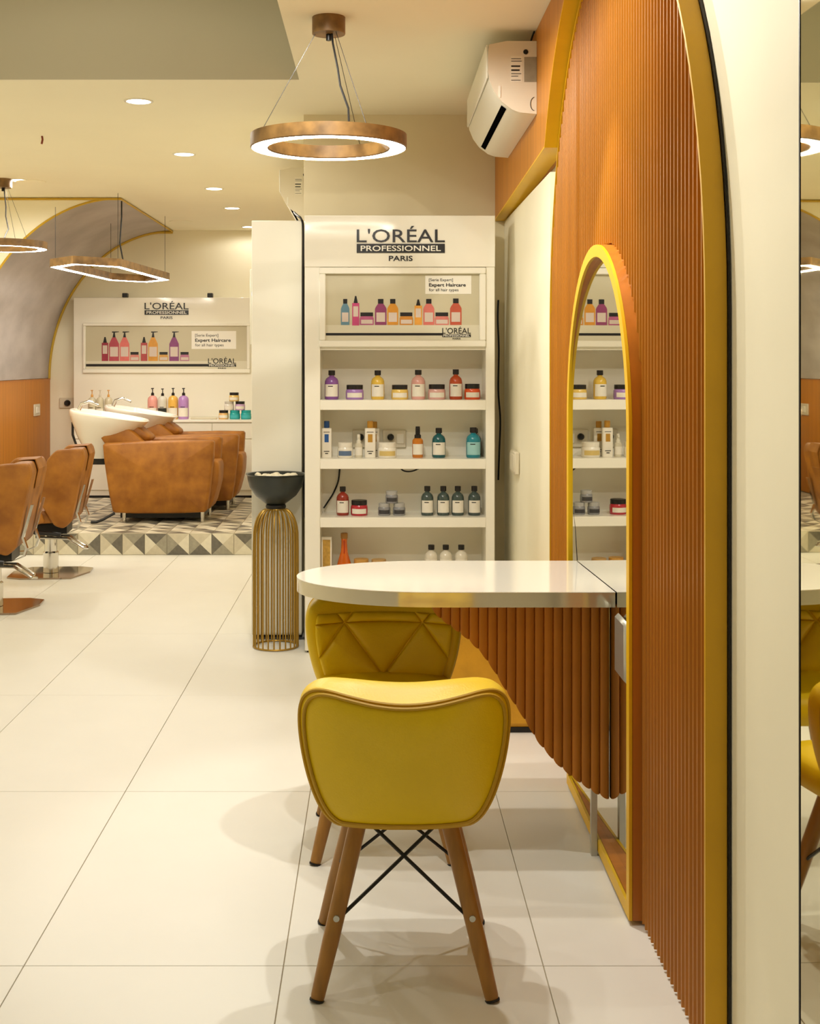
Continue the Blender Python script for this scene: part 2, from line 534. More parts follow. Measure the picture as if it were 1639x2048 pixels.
MB().tube([(glass_x(4.07) - .0008, 4.075, 0.764), (glass_x(4.08) - .0008, 4.09, 0.81), (glass_x(4.09) - .0008, 4.105, 0.86), (glass_x(4.1) - .0008, 4.135, 0.91)],
          .0009, 4).build('crack', M_INK, mr, world=True)

# vanity table: white top, fluted oak apron, steel post
TZ, TT = 0.762, 0.042
TY0, TY1 = 3.53, 4.085
tb = thing('vanity_table', 'white round-ended vanity table with fluted oak apron at the mirror', 'table', (0.2, 3.8, 0))
tc, trr = 0.5 * (TY0 + TY1), 0.5 * (TY1 - TY0)
xe = at(593, 1170, tc).x + trr * 1.45
tp = [(glass_x(TY0) - .002, TY0), (glass_x(TY1) - .002, TY1)]
tp += [(xe - trr * 1.45 * math.sin(PI * k / 28), tc + trr * math.cos(PI * k / 28)) for k in range(29)]
def inset(poly, d):
    c = Vector((sum(p[0] for p in poly) / len(poly), sum(p[1] for p in poly) / len(poly)))
    out = []
    for p in poly:
        v = Vector(p) - c
        out.append(tuple(c + v * (1 - d / v.length)))
    return out
MB().prism(tp, 'z', TZ - .002, TZ).build('top', M_TABLE, tb, world=True, smooth=30)
MB().prism(inset(tp, .0006), 'z', TZ - TT, TZ - .002).build('edge', M_TEDGE, tb, world=True, smooth=30)
AYF = 3.60
aw = 0.0262
xr = glass_x(AYF) - .002
edge_px = [(862, 1214), (880, 1234), (905, 1252), (935, 1275), (962, 1302), (990, 1342), (1015, 1384), (1045, 1430), (1075, 1480), (1110, 1522), (1150, 1556), (1190, 1583), (1228, 1602)]
edge = [(at(x, y, AYF).x, at(x, y, AYF).z) for x, y in edge_px]
def edge_z(x):
    if x <= edge[0][0]: return edge[0][1]
    for (xa, za), (xb, zb) in zip(edge, edge[1:]):
        if x <= xb: return za + (zb - za) * (x - xa) / (xb - xa)
    return edge[-1][1]
k = 0
xx = xr
while xx - aw > edge[0][0] - .005:
    xa, xb = xx - aw, xx
    xm = (xa + xb) / 2
    n = 7
    zt = TZ - TT
    front = []
    for q in range(n):
        a = PI * q / (n - 1)
        front.append((xm - (aw / 2 - .0003) * math.cos(a), AYF + .009 - .0055 * math.sin(a)))
    sec = front + [(xb - .0003, AYF + .022), (xa + .0003, AYF + .022)]
    m = len(sec)
    def zb(x):
        u = (x - xm) / (aw / 2)
        return min(edge_z(x) - .007 * math.sqrt(max(0, 1 - u * u)), zt - .003)
    bot = [Vector((x, y, zb(x))) for x, y in sec]
    top = [Vector((x, y, zt)) for x, y in sec]
    MB().add(bot + top, [list(range(m))[::-1], list(range(m, 2 * m))] + [[i, (i + 1) % m, (i + 1) % m + m, i + m] for i in range(m)]
             ).build('flute', M_APRON, tb, world=True, smooth=35)
    xx -= aw
MB().box(0.6065, 0.6235, 3.626, 3.646, 0.0, TZ - TT).build('post', M_STEEL, tb, world=True)
MB().bbox(0.640, 0.6595, 3.32, 3.46, 0.56, 0.72, .012).build('bracket', M_STEEL, tb, world=True)

# upper oak panel on the right wall, above the cream strip
UX = 0.61
ys = [4.645 - i * (4.645 - 3.8) / 14 for i in range(15)]
YU = YK - .002
low = [(y, min(max(2.12, arch_z(y) + .036), CEIL - .004)) for y in ys]
poly = [(YU, 2.12)] + low + [(ys[-1], CEIL - .002), (YU, CEIL - .002)]
up = thing('upper_oak_panel', 'oak panel with yellow edge under the wall air conditioner', 'wall panel', (XW, 5.5, 2.12))
MB().prism(poly, 'x', UX, XW - .002).build('board', M_WOOD, up, world=True, smooth=0)
bb = MB()
path = [(YU, 2.12)] + low
rings = []
for k, (y, z) in enumerate(path):
    a = Vector(path[max(k - 1, 0)]); c = Vector(path[min(k + 1, len(path) - 1)])
    d = (c - a).normalized(); nx = Vector((-d.y, d.x))
    if k == 1: nx = Vector((-.35, -.9))
    sgn = -1 if nx.y > 0 else 1
    qv = Vector((y, z)) + nx * sgn * .006
    rings.append([Vector((UX - .003, y, z)), Vector((XW - .02, y, z)), Vector((XW - .02, qv.x, qv.y)), Vector((UX - .003, qv.x, qv.y))])
bb.rings(rings).build('edge_band', M_YELLOW, up, world=True, smooth=0)

# mirror sheet on the near right wall and its dark joint
wm = thing('wall_mirror_sheet', 'tall frameless mirror sheet at the far right wall edge', 'mirror', (XW, 1.0, 0))
MSY, MSX, MSK = 2.00, 0.660, 0.022
MB().prism([(MSX + MSK * (MSY + 1.0) - .0, -1.0), (MSX, MSY), (XW - .002, MSY), (XW + .0 - .002 + .0, -1.0)] if MSX + MSK * 3 < XW - .004 else
           [(XW - .004, MSY - (XW - .004 - MSX) / MSK), (MSX, MSY), (XW - .002, MSY), (XW - .002, MSY - (XW - .004 - MSX) / MSK)], 'z', 0.0, CEIL - .02).build('glass', M_WMIRROR, wm, world=True, smooth=0)
MB().box(MSX - .001, XW - .002, MSY + .001, MSY + .006, 0.0, CEIL - .02).build('edge', M_BLACK, wm, world=True, smooth=0)
out2 = [(AY - AA - .011, 0.004)] + [(AY - (AA + .011) * math.cos(PI * k / 40), AZ + (AB + .011) * math.sin(PI * k / 40)) for k in range(41)] + [(AY + AA + .011, 0.004)]
band(out2, 0.006, 0.6985, XW - .002).build('shadow_strip', M_BLACK, ap, world=True, smooth=30)  # solid black strip drawn as the shade between arch edge and wall

p = at(1033, 924, .655 * F / 281)
so = thing('wall_socket', 'beige socket box on the cream wall beside the arch', 'socket', (.6565, p.y, p.z))
MB().bbox(-.022, 0, -.10, .10, -.052, .052, .004).build('back_box', M_SOCKET, so)
MB().bbox(-.026, -.02, -.085, .085, -.04, .04, .002).build('plate', M_SOCKET, so)

# ------------------------------------------------------------------ tall product display (front)
CY = 6.14
CB = 6.395
def cz(y, Y=CY): return CAM_Z - (y - VY) / F * Y
def cx(x, Y=CY): return (x - VX) / F * Y
dz = thing('product_display', 'tall white shelf unit with illuminated brand header beside the arch', 'shelf unit', (cx(800), 6.3, 0))
L0, L1, R0, R1 = cx(609), cx(640), cx(971), cx(989)
CT = cz(432)
MB().bbox(L0, L1, CY, CB, 0.01, CT, .003).build('side_panel', M_WHITE, dz, world=True)
MB().bbox(R0, R1, CY, CB, 0.01, CT, .003).build('side_panel', M_WHITE, dz, world=True)
MB().box(L1, R0, CB - .012, CB, 0.08, cz(700)).build('back_panel', M_WHITE, dz, world=True)
MB().box(L1, R0, CY + .002, CB, cz(534), CT).build('header_box', M_WHITE, dz, world=True)
MB().bbox(L0 - .001, R1 + .001, CY - .006, CY - .0005, cz(534), CT + .002, .002).build('header', M_GLOSSW, dz, world=True)
MB().box(L1, R0, CY + .012, CB, cz(700), cz(534)).build('lightbox', M_WHITE, dz, world=True)
MB().box(L0 + .01, R1 - .01, CY + .02, CB, 0, .08).build('plinth', M_BLACK, dz, world=True)
SHELF_Z = []
for py in (800, 918, 1035):
    z = cz(py); SHELF_Z.append(z)
    MB().bbox(L1, R0, CY, CB - .012, z - .048, z, .002).build('shelf', M_WHITE, dz, world=True)
SHELF_Z.append(.365)
MB().bbox(L1, R0, CY, CB - .012, .317, .365, .002).build('shelf', M_WHITE, dz, world=True)
MB().bbox(L1, R0, CY, CB - .012, .05, .098, .002).build('shelf', M_WHITE, dz, world=True)
# poster frame: four rails
fx0, fx1, fz0, fz1 = cx(638), cx(971), cz(694), cz(535)
ft = 0.031
for nm, q in (('frame_rail', (fx0, fx1, fz1 - ft, fz1)), ('frame_rail', (fx0, fx1, fz0, fz0 + ft)),
              ('frame_rail', (fx0, fx0 + ft, fz0 + ft, fz1 - ft)), ('frame_rail', (fx1 - ft, fx1, fz0 + ft, fz1 - ft))):
    MB().bbox(q[0], q[1], CY - .014, CY + .012, q[2], q[3], .004).build(nm, M_WHITE, dz, world=True)

def logo(parent, x0, x1, y0, y1, Yd, mi, white, big=True):
    """brand lettering, bar and city line; pixel box of the whole mark on plane Yd"""
    h = y1 - y0
    X = lambda v: (v - VX) / F * Yd
    Z = lambda v: CAM_Z - (v - VY) / F * Yd
    text_mesh('lettering', "L'OR\u00c9AL", X(x0), X(x1), Z(y0 + .47 * h), Z(y0), Yd - .004, mi, parent, .004, 0.004)
    MB().box(X(x0), X(x1), Yd - .004, Yd, Z(y0 + .77 * h), Z(y0 + .51 * h)).build('lettering_bar', mi, parent, world=True, smooth=0)
    text_mesh('lettering', 'PROFESSIONNEL', X(x0 + .045 * (x1 - x0)), X(x1 - .045 * (x1 - x0)), Z(y0 + .72 * h), Z(y0 + .56 * h), Yd - .0052, white, parent, .0012, 0.012)
    c = (x0 + x1) / 2; w = .135 * (x1 - x0)
    text_mesh('lettering', 'PARIS', X(c - w), X(c + w), Z(y1), Z(y1 - .15 * h), Yd - .003, mi, parent, .003, 0.014)

logo(dz, 713, 889, 452, 522, CY - .006, M_INK, M_SIGNW)

def bottle_poly(x, w, yt, yb, kind):
    """flat outlines (pixel polygons) of a printed bottle: body, cap, label"""
    h = yb - yt; a, c = x - w / 2, x + w / 2
    if kind == 'bottle':
        yc = yt + h * .18; ys_ = yt + h * .38
        body = [(a, yb), (a, ys_), (a + w * .08, ys_ - h * .08), (x - w * .22, yc), (x + w * .22, yc), (c - w * .08, ys_ - h * .08), (c, ys_), (c, yb)]
        cap = [(x - w * .24, yc), (x - w * .24, yt), (x + w * .24, yt), (x + w * .24, yc)]
        lab = [(a + w * .12, yb - h * .12), (a + w * .12, yb - h * .48), (c - w * .12, yb - h * .48), (c - w * .12, yb - h * .12)]
    elif kind == 'jar':
        yc = yt + h * .3
        body = [(a, yb), (a, yc + h * .15), (a + w * .08, yc), (c - w * .08, yc), (c, yc + h * .15), (c, yb)]
        cap = [(a + w * .05, yc), (a + w * .05, yt), (c - w * .05, yt), (c - w * .05, yc)]
        lab = [(a + w * .1, yb - h * .1), (a + w * .1, yb - h * .42), (c - w * .08, yb - h * .42), (c - w * .08, yb - h * .1)]
    elif kind == 'pump':
        yc = yt + h * .2; ys_ = yt + h * .42
        body = [(a, yb), (a, ys_), (x - w * .18, yc), (x + w * .18, yc), (c, ys_), (c, yb)]
        cap = [(x - w * .15, yc), (x - w * .05, yt + h * .04), (x - w * .2, yt + h * .04), (x - w * .2, yt), (x + w * .5, yt), (x + w * .5, yt + h * .02), (x + w * .08, yt + h * .04), (x + w * .15, yc)]
        lab = [(a + w * .1, yb - h * .15), (a + w * .1, yb - h * .48), (c - w * .1, yb - h * .48), (c - w * .1, yb - h * .15)]
    else:   # dropper / thin
        yc = yt + h * .24
        body = [(a, yb), (a, yc), (c, yc), (c, yb)]
        cap = [(x - w * .3, yc), (x - w * .1, yt), (x + w * .1, yt), (x + w * .3, yc)]
        lab = [(a + w * .15, yb - h * .3), (a + w * .15, yb - h * .65), (c - w * .15, yb - h * .65), (c - w * .15, yb - h * .3)]
    return body, cap, lab

def poster(parent, x0, x1, y0, y1, shelf_y, bar_y, Yd, items, txt, mark, bar_x1):
    X = lambda v: (v - VX) / F * Yd
    Z = lambda v: CAM_Z - (v - VY) / F * Yd
    po = MB().box(X(x0), X(x1), Yd - .001, Yd, Z(y1), Z(y0)).build('poster', M_POSTER, parent, world=True, smooth=0)
    def flat(name, poly, m, lift, par=po):
        return MB().prism([(X(u), Z(v)) for u, v in poly], 'y', Yd - .001 - lift, Yd - .001 - lift + .0004).build(name, m, par, world=True, smooth=0)
    flat('printed_shelf', [(x0, y1), (x0, shelf_y), (x1, shelf_y), (x1, y1)], M_POSTER2, .0005)
    flat('printed_bar', [(x0, bar_y + 3), (x0, bar_y - 2), (bar_x1, bar_y - 2), (bar_x1, bar_y + 3)], M_INK, .0010)
    for x, w, yt, yb, kind, c in items:
        m = mat('print_%d_%d_%d' % c, srgb(*c), 0.35, noise=.1, scale=20)
        bo, ca, la = bottle_poly(x, w, yt, yb, kind)
        flat('printed_bottle' if kind != 'jar' else 'printed_jar', bo, m, .0015)
        flat('printed_cap', ca, M_PCAP, .0020)
        flat('printed_label', la, mat('print_label', srgb(206, 190, 178), .35), .0020)
    a, bq, c, d = txt
    flat('text_card', [(a, d), (a, bq), (c, bq), (c, d)], M_SIGNW, .0015)
    hh = d - bq; ww = c - a
    for s, u0, u1, v0, v1, bo in (('[Serie Expert]', .08, .60, .16, .36, .0), ('Expert Haircare', .08, .88, .42, .66, .022), ('for all hair types', .08, .72, .70, .90, 0.)):
        text_mesh('lettering', s, X(a + u0 * ww), X(a + u1 * ww), Z(bq + v1 * hh), Z(bq + v0 * hh), Yd - .004, M_INK, po, .0008, bo)
    mx0, my0, mx1, my1 = mark
    hh = my1 - my0
    text_mesh('lettering', "L'OR\u00c9AL", X(mx0), X(mx1), Z(my0 + .55 * hh), Z(my0), Yd - .004, M_INK, po, .0008, .004)
    flat('printed_bar', [(mx0, my0 + .82 * hh), (mx0, my0 + .6 * hh), (mx1, my0 + .6 * hh), (mx1, my0 + .82 * hh)], M_INK, .0025)
    text_mesh('lettering', 'PROFESSIONNEL', X(mx0 + 2), X(mx1 - 2), Z(my0 + .79 * hh), Z(my0 + .63 * hh), Yd - .0042, M_SIGNW, po, .0006, .01)
    cc = (mx0 + mx1) / 2
    text_mesh('lettering', 'PARIS', X(cc - 8), X(cc + 8), Z(my1), Z(my1 - .12 * hh), Yd - .004, M_INK, po, .0008, .014)

poster(dz, 649, 960, 548, 682, 650, 668, CY + .011, [
    (690, 17, 598, 650, 'bottle', (96, 132, 150)), (711, 14, 592, 651, 'dropper', (190, 70, 120)), (733, 28, 625, 650, 'jar', (176, 90, 130)),
    (761, 23, 598, 650, 'bottle', (140, 60, 104)), (785, 22, 598, 650, 'bottle', (206, 140, 40)), (812, 27, 625, 650, 'jar', (196, 130, 44)),
    (836, 15, 599, 650, 'dropper', (222, 156, 60)), (857, 22, 598, 650, 'bottle', (206, 110, 100)), (883, 28, 625, 650, 'jar', (206, 120, 110)),
    (911, 23, 597, 650, 'bottle', (186, 84, 60))], (850, 551, 942, 588), (884, 653, 941, 679), 886)

# ------------------------------------------------------------------ bottles and jars
def lathe_body(r, h, kind):
    if kind == 'bottle':      # rounded shoulders, narrow neck
        return [(r * .92, 0), (r, .006), (r, h * .55), (r * .97, h * .63), (r * .82, h * .71), (r * .52, h * .77), (r * .36, h * .79), (r * .36, h * .84)]
    if kind == 'jar':
        return [(r * .94, 0), (r, .005), (r, h * .52), (r * .97, h * .62), (r * .90, h * .68), (r * .88, h * .72)]
    if kind == 'pump':
        return [(r * .94, 0), (r, .008), (r, h * .60), (r * .93, h * .67), (r * .7, h * .72), (r * .32, h * .75), (r * .25, h * .77)]
    return [(r * .95, 0), (r, .004), (r, h * .7), (r * .9, h * .74)]

def product(kind, X, Y, Z, w, h, col, label, group, lab=(226, 220, 206), capc=(24, 20, 19), trans=False, rz=0.0, front=-PI / 2, behind=False):
    names = {'bottle': 'shampoo_bottle', 'jar': 'hair_mask_jar', 'pump': 'pump_bottle', 'tube': 'flat_bottle', 'spray': 'spray_bottle', 'lowjar': 'hair_mask_jar'}
    cats = {'bottle': 'bottle', 'jar': 'jar', 'pump': 'bottle', 'tube': 'bottle', 'spray': 'bottle', 'lowjar': 'jar'}
    t = thing(names[kind], label, cats[kind], (X, Y, Z), rz, group)
    r = w / 2
    mb_ = mat('product_%d_%d_%d%s' % (*col, 't' if trans else ''), srgb(*col), 0.22, coat=0.3, noise=0.04, scale=30)
    mc = mat('cap_%d_%d_%d' % capc, srgb(*capc), 0.35)
    ml = mat('paper_%d_%d_%d' % lab, srgb(*lab), 0.5, noise=.02, scale=60)
    def lab_patch(r, z0, z1, half=1.05, name='label', m=ml, off=.0006):
        b = MB(); n = 10
        b.grid(lambda i, j: Vector(((r + off) * math.cos(front - half + 2 * half * i / n), (r + off) * math.sin(front - half + 2 * half * i / n), z0 + (z1 - z0) * j)), n + 1, 2)
        return b.build(name, m, t)
    if kind in ('bottle', 'spray', 'pump'):
        MB().lathe(lathe_body(r, h, 'pump' if kind == 'pump' else 'bottle') if kind != 'spray' else
                   [(r * .94, 0), (r, .005), (r, h * .50), (r * .95, h * .57), (r * .7, h * .61), (r * .55, h * .63)], 20).build('body', mb_, t)
        if kind == 'bottle':
            MB().lathe([(r * .46, h * .83), (r * .48, h * .835), (r * .48, h * .995), (r * .45, h)], 18).build('cap', mc, t)
            lab_patch(r, h * .10, h * .52)
            ol = MB(); ol.grid(lambda i, j: Vector(((r + .001) * math.cos(front - .5 + i * .1), (r + .001) * math.sin(front - .5 + i * .1), h * (.44 + .03 * j))), 8, 2)
            ol.build('label_print', M_INK, t)
        elif kind == 'spray':
            MB().lathe([(r * .6, h * .62), (r * .6, h * .72), (r * .42, h * .75), (r * .42, h * .93), (r * .38, h)], 16).box(-r * .2, r * .2, -r * .75, 0, h * .86, h * .95).build('spray_head', mc, t)
            lab_patch(r, h * .10, h * .44)
        else:
            MB().lathe([(r * .30, h * .755), (r * .32, h * .76), (r * .30, h * .83), (r * .10, h * .86), (r * .10, h * .96), (r * .26, h * .97), (r * .26, h)], 14) \
                .box(-r * .14, r * .14, -r * .95, 0, h * .965, h * .995).build('pump_head', mc, t)
            lab_patch(r, h * .08, h * .36)
            ol = MB(); ol.grid(lambda i, j: Vector(((r + .001) * math.cos(front - .5 + i * .1), (r + .001) * math.sin(front - .5 + i * .1), h * (.38 + .02 * j))), 10, 2)
            ol.build('label_print', M_INK, t)
    elif kind in ('jar', 'lowjar'):
        MB().lathe(lathe_body(r, h, 'jar'), 24).build('body', mb_, t)
        MB().lathe([(r * .90, h * .69), (r * .92, h * .70), (r * .92, h * .985), (r * .89, h)], 24).build('lid', mc, t)
        lab_patch(r, h * .14, h * .46, .95)
    elif kind == 'tube':
        def ring(s, z): return [Vector((r * s * math.copysign(abs(math.cos(a)) ** .5, math.cos(a)), r * .55 * s * math.copysign(abs(math.sin(a)) ** .5, math.sin(a)), z)) for a in [2 * PI * q / 20 for q in range(20)]]
        MB().rings([ring(.97, 0), ring(1, .004), ring(1, h * .76), ring(.96, h * .80), ring(.6, h * .81)]).build('body', mb_, t)
        MB().lathe([(r * .5, h * .81), (r * .55, h * .82), (r * .55, h * .98), (r * .5, h)], 16, sy=.8).build('cap', mc, t)
        yq = -r * .55 - .0006
        MB().box(-r * .42, r * .42, yq, yq + .001, h * .42, h * .64).build('label', ml, t)
        MB().box(-r * .6, r * .6, yq, yq + .001, h * .69, h * .705).box(-r * .55, r * .55, yq, yq + .001, h * .16, h * .18).box(-r * .3, r * .3, yq, yq + .001, h * .10, h * .125).build('label_print', M_INK, t)
    return t

S = 6.23 / F
YP = 6.235
def on_shelf(k, kind, px, wpx, hpx, col, label, group, dy=0.0, z=None, **kw):
    return product(kind, (px - VX) / F * (YP + dy), YP + dy, (SHELF_Z[k] if z is None else z) + .0004, wpx * S, hpx * S, col, label, group, **kw)
G1 = 'products on the top shelf of the tall display'
on_shelf(0, 'bottle', 663, 28, 58, (128, 78, 150), 'purple shampoo bottle, leftmost on the top shelf', G1)
on_shelf(0, 'jar', 709, 36, 29, (160, 120, 186), 'lilac hair mask jar beside the purple bottle', G1)
on_shelf(0, 'bottle', 755, 27, 58, (218, 180, 70), 'yellow shampoo bottle on the top shelf', G1)
on_shelf(0, 'jar', 799, 34, 29, (220, 186, 96), 'pale yellow hair mask jar on the top shelf', G1)
on_shelf(0, 'bottle', 836, 28, 59, (214, 160, 150), 'pale pink shampoo bottle on the top shelf', G1)
on_shelf(0, 'jar', 873, 35, 30, (214, 166, 158), 'pale pink hair mask jar on the top shelf', G1)
on_shelf(0, 'bottle', 911, 26, 60, (176, 68, 26), 'rust red shampoo bottle on the top shelf', G1)
on_shelf(0, 'jar', 944, 32, 31, (216, 84, 36), 'orange hair mask jar, rightmost on the top shelf', G1)
G2 = 'products on the second shelf of the tall display'
W_ = (228, 222, 208)
on_shelf(1, 'tube', 653, 20, 73, W_, 'tall white bottle with a blue cap', G2, lab=(34, 84, 150), capc=(24, 62, 110))
on_shelf(1, 'lowjar', 690, 31, 30, W_, 'white jar with a small blue emblem', G2, lab=(90, 110, 140), capc=(224, 218, 204))
on_shelf(1, 'spray', 717, 16, 46, (206, 198, 176), 'small clear spray bottle with a white label', G2, capc=(216, 210, 192), dy=.01)
on_shelf(1, 'tube', 740, 22, 73, W_, 'tall white bottle with a gold cap, in front', G2, lab=(176, 130, 40), capc=(178, 128, 40))
on_shelf(1, 'tube', 748, 22, 70, W_, 'tall white bottle with a gold cap, partly hidden behind its twin', G2, dy=.09, lab=(176, 130, 40), capc=(178, 128, 40))
on_shelf(1, 'lowjar', 774, 38, 30, W_, 'wide white jar with gold print under the plug', G2, lab=(206, 180, 110), capc=(224, 218, 204))
on_shelf(1, 'spray', 835, 22, 62, (190, 112, 28), 'amber spray bottle with a black head', G2)
on_shelf(1, 'bottle', 877, 27, 59, (20, 84, 88), 'dark teal shampoo bottle with a white label', G2)
on_shelf(1, 'bottle', 946, 29, 60, (26, 124, 138), 'bright teal shampoo bottle at the right end of its shelf', G2, lab=(150, 196, 196))
on_shelf(1, 'bottle', 949, 26, 56, (16, 78, 86), 'dark teal bottle half hidden behind the bright teal one', G2, dy=.10)
G3 = 'products on the third shelf of the tall display'
on_shelf(2, 'bottle', 685, 25, 57, (140, 44, 28), 'dark red shampoo bottle on the third shelf', G3)
on_shelf(2, 'jar', 718, 34, 30, (176, 40, 52), 'crimson hair mask jar with a black lid', G3)
GJ = (136, 136, 138)
on_shelf(2, 'lowjar', 768, 25, 24, GJ, 'grey jar at the lower left of the little jar pyramid', G3, lab=(60, 58, 60), capc=(168, 166, 162))
on_shelf(2, 'lowjar', 798, 25, 24, GJ, 'grey jar at the lower right of the little jar pyramid', G3, lab=(60, 58, 60), capc=(168, 166, 162))
on_shelf(2, 'lowjar', 783, 25, 24, GJ, 'grey jar on top of the little jar pyramid', G3, z=SHELF_Z[2] + 24 * S + .001, lab=(60, 58, 60), capc=(168, 166, 162))
# plates lying on the two lower jars are not shown: the upper jar spans them
for k_, (px, wd) in enumerate(((854, 'leftmost'), (886, 'second from left'), (915, 'third from left'), (948, 'rightmost'))):
    on_shelf(2, 'bottle', px, 25, 58, (62, 76, 72), 'smoky green shampoo bottle with white label, %s of four' % wd, G3)
G4 = 'products on the fourth shelf of the tall display'
z4 = SHELF_Z[3]
c = thing('product_box', 'slim white carton with gold print on the fourth shelf', 'box', ((653 - VX) / F * YP, YP, z4 + .0004), 0, G4)
MB().bbox(-.025, .025, -.02, .02, 0, .178, .001).build('carton', M_PAPER, c)
MB().box(-.018, .018, -.0212, -.0204, .03, .165).build('label', mat('gold_print', srgb(190, 150, 66), .4, noise=.25, scale=60), c)
c = thing('flask_bottle', 'conical orange glass flask with a tall neck', 'bottle', ((688 - VX) / F * YP, YP, z4 + .0004), 0, G4)
M_AMB = mat('amber_glass', srgb(206, 96, 20), .12, coat=.5, noise=.12, scale=20)
MB().lathe([(.040, 0), (.042, .006), (.036, .04), (.017, .105), (.014, .15), (.015, .172)], 20).build('body', M_AMB, c)
MB().lathe([(.0155, .168), (.017, .172), (.017, .194), (.014, .196)], 16).build('stopper', M_BEECH, c)
MB().tube([(0, -.0185, .10), (.002, -.0165, .135), (-.001, -.0155, .16)], .003, 6).build('neck_ribbon', mat('ribbon_red', srgb(170, 50, 20), .5), c)
on_shelf(3, 'lowjar', 722, 32, 29, (206, 150, 60), 'amber jar beside the flask, mostly behind the table', G4, capc=(196, 146, 70))
on_shelf(3, 'lowjar', 757, 32, 28, (206, 150, 60), 'amber jar further from the flask, mostly behind the table', G4, capc=(190, 150, 90))
for px, wd in ((862, 'left'), (891, 'middle'), (922, 'right')):
    on_shelf(3, 'bottle', px, 26, 57, (216, 208, 190), 'white shampoo bottle with black cap, %s of three' % wd, G4)

# sockets on the back panel and loose cables
for px, wd, plug in ((728, 'left', False), (788, 'right', True)):
    q = at(px, 877, CB - .012)
    s_ = thing('shelf_socket', 'beige socket plate on the %s behind the white jars' % wd, 'socket', (q.x, CB - .0135, q.z))
    MB().bbox(-.058, .058, -.012, 0, -.045, .045, .003).build('plate', M_SOCKET, s_)
    MB().bbox(.012, .048, -.016, -.01, -.025, .025, .002).build('switch', M_WHITE, s_)
    MB().lathe([(.014, 0), (.017, .006), (.016, .02), (.008, .032)], 14).xf(Matrix.Translation((-.018, -.011, .008)) @ Matrix.Rotation(PI / 2, 4, 'X')).build('plug', M_CABLE, s_)
def cable(name, pts, r, label):
    # smooth the polyline
    P = [Vector(p) for p in pts]; out = []
    for i in range(len(P) - 1):
        p0, p1, p2, p3 = P[max(i - 1, 0)], P[i], P[i + 1], P[min(i + 2, len(P) - 1)]
        for s in range(6):
            t = s / 6
            out.append(0.5 * ((2 * p1) + (p2 - p0) * t + (2 * p0 - 5 * p1 + 4 * p2 - p3) * t * t + (3 * p1 - p0 - 3 * p2 + p3) * t ** 3))
    out.append(P[-1])
    o = MB().tube(out, r, 6).build(name, M_CABLE)
    return tag(o, label, 'cable')
yb = CB - .018
cable('power_cable', [at(679, 938, yb), at(676, 962, yb), at(667, 985, yb), at(655, 1004, yb - .02), at(647, 1016, yb - .04)], .0045, 'black cable curving down behind the dark red bottle')
cable('power_cable', [at(797, 933, yb - .1), at(808, 942, yb - .1), at(825, 942, yb - .1), at(845, 933, yb - .1)], .004, 'short black cable sagging under the second shelf')

# ------------------------------------------------------------------ tall white side cabinet and its cable
tcab = thing('tall_cabinet', 'plain tall white cabinet left of the product display', 'cabinet', (-.5, 6.6, 0))
ty = 6.45
cl, cr = (503 - VX) / F * ty, (609 - VX) / F * ty
ctz = CAM_Z - (441 - VY) / F * ty
MB().bbox(cl, XK - .002, ty, 7.15, 0.02, ctz, .003).build('body', M_WHITE, tcab, world=True)
MB().box(cl + .01, XK - .002, ty + .01, 7.14, 0, .02).build('plinth', M_BLACK, tcab, world=True)
MB().box(cl + .002, XK - .002, ty - .004, ty, .03, ctz - .004).build('door', M_WHITE, tcab, world=True)
MB().bbox(cl - .014, cl, ty + .05, 7.0, CAM_Z - (690 - VY) / F * 6.6, CAM_Z - (541 - VY) / F * 6.6, .003).build('side_board', M_WHITE, tcab, world=True)
yc_ = ty - .012
cable('aircon_cable', [at(588, 425, 6.62), at(594, 431, 6.5), at(602, 438, yc_ - .004), at(606, 460, yc_), at(606, 560, yc_), at(606, 700, yc_), at(608, 820, yc_), at(607, 960, yc_),
      at(608, 1018, yc_), at(609, 1032, yc_ - .01), at(611, 1038, yc_ - .02)], .006, 'long black cable down the edge of the tall white cabinet')
cable('floor_cable', [at(611, 1100, yc_), at(611, 1200, yc_), at(611, 1270, yc_), (at(610, 1278, yc_).x, yc_ - .004, .008), (cl + .1, yc_ - .004, .008), (cl + .02, yc_ - .004, .008)], .005,
      'black cable running along the foot of the tall white cabinet')
yd = YK - .0065
cable('display_cable', [at(996, 600, yd), at(995, 640, yd), at(997, 700, yd), at(996, 780, yd), at(1000, 840, yd), at(998, 900, yd), at(996, 960, yd)], .005, 'black cable in the gap right of the product display')

# ------------------------------------------------------------------ brass cage stand with dark bowl
SX, SY = -.490, 6.275
st = thing('cage_stand', 'slim brass wire cage pedestal carrying the dark bowl', 'pedestal', (SX, SY, 0))
cr_, ch = .109, .672
NBAR = 24
bp = [(cr_, .004)] + [(cr_, z) for z in (.2, .4, .5)] + [(cr_ - .064 * (1 - math.cos(a)) , .53 + .142 * math.sin(a)) for a in [PI / 2 * k / 8 for k in range(1, 9)]]
bar = MB().tube([(r, 0, z) for r, z in bp], .0038, 6)
bm_ = bar.build('bar', M_BRASS, st)
for k in range(1, NBAR):
    o = bm_.copy(); COL.objects.link(o); o.parent = st; o.rotation_euler = (0, 0, 2 * PI * k / NBAR)
for r, z in ((cr_, .006), (.045, .672)):
    MB().tube([(r * math.cos(2 * PI * k / 32), r * math.sin(2 * PI * k / 32), z) for k in range(32)], .0045, 6, closed=True).build('hoop', M_BRASS, st)
MB().lathe([(.045, .672), (.05, .684), (.048, .694), (.04, .697)], 24).build('collar', M_BLACK, st)
bw = thing('dark_bowl', 'dark green-black metal bowl on the brass cage stand', 'bowl', (SX, SY, .6975))
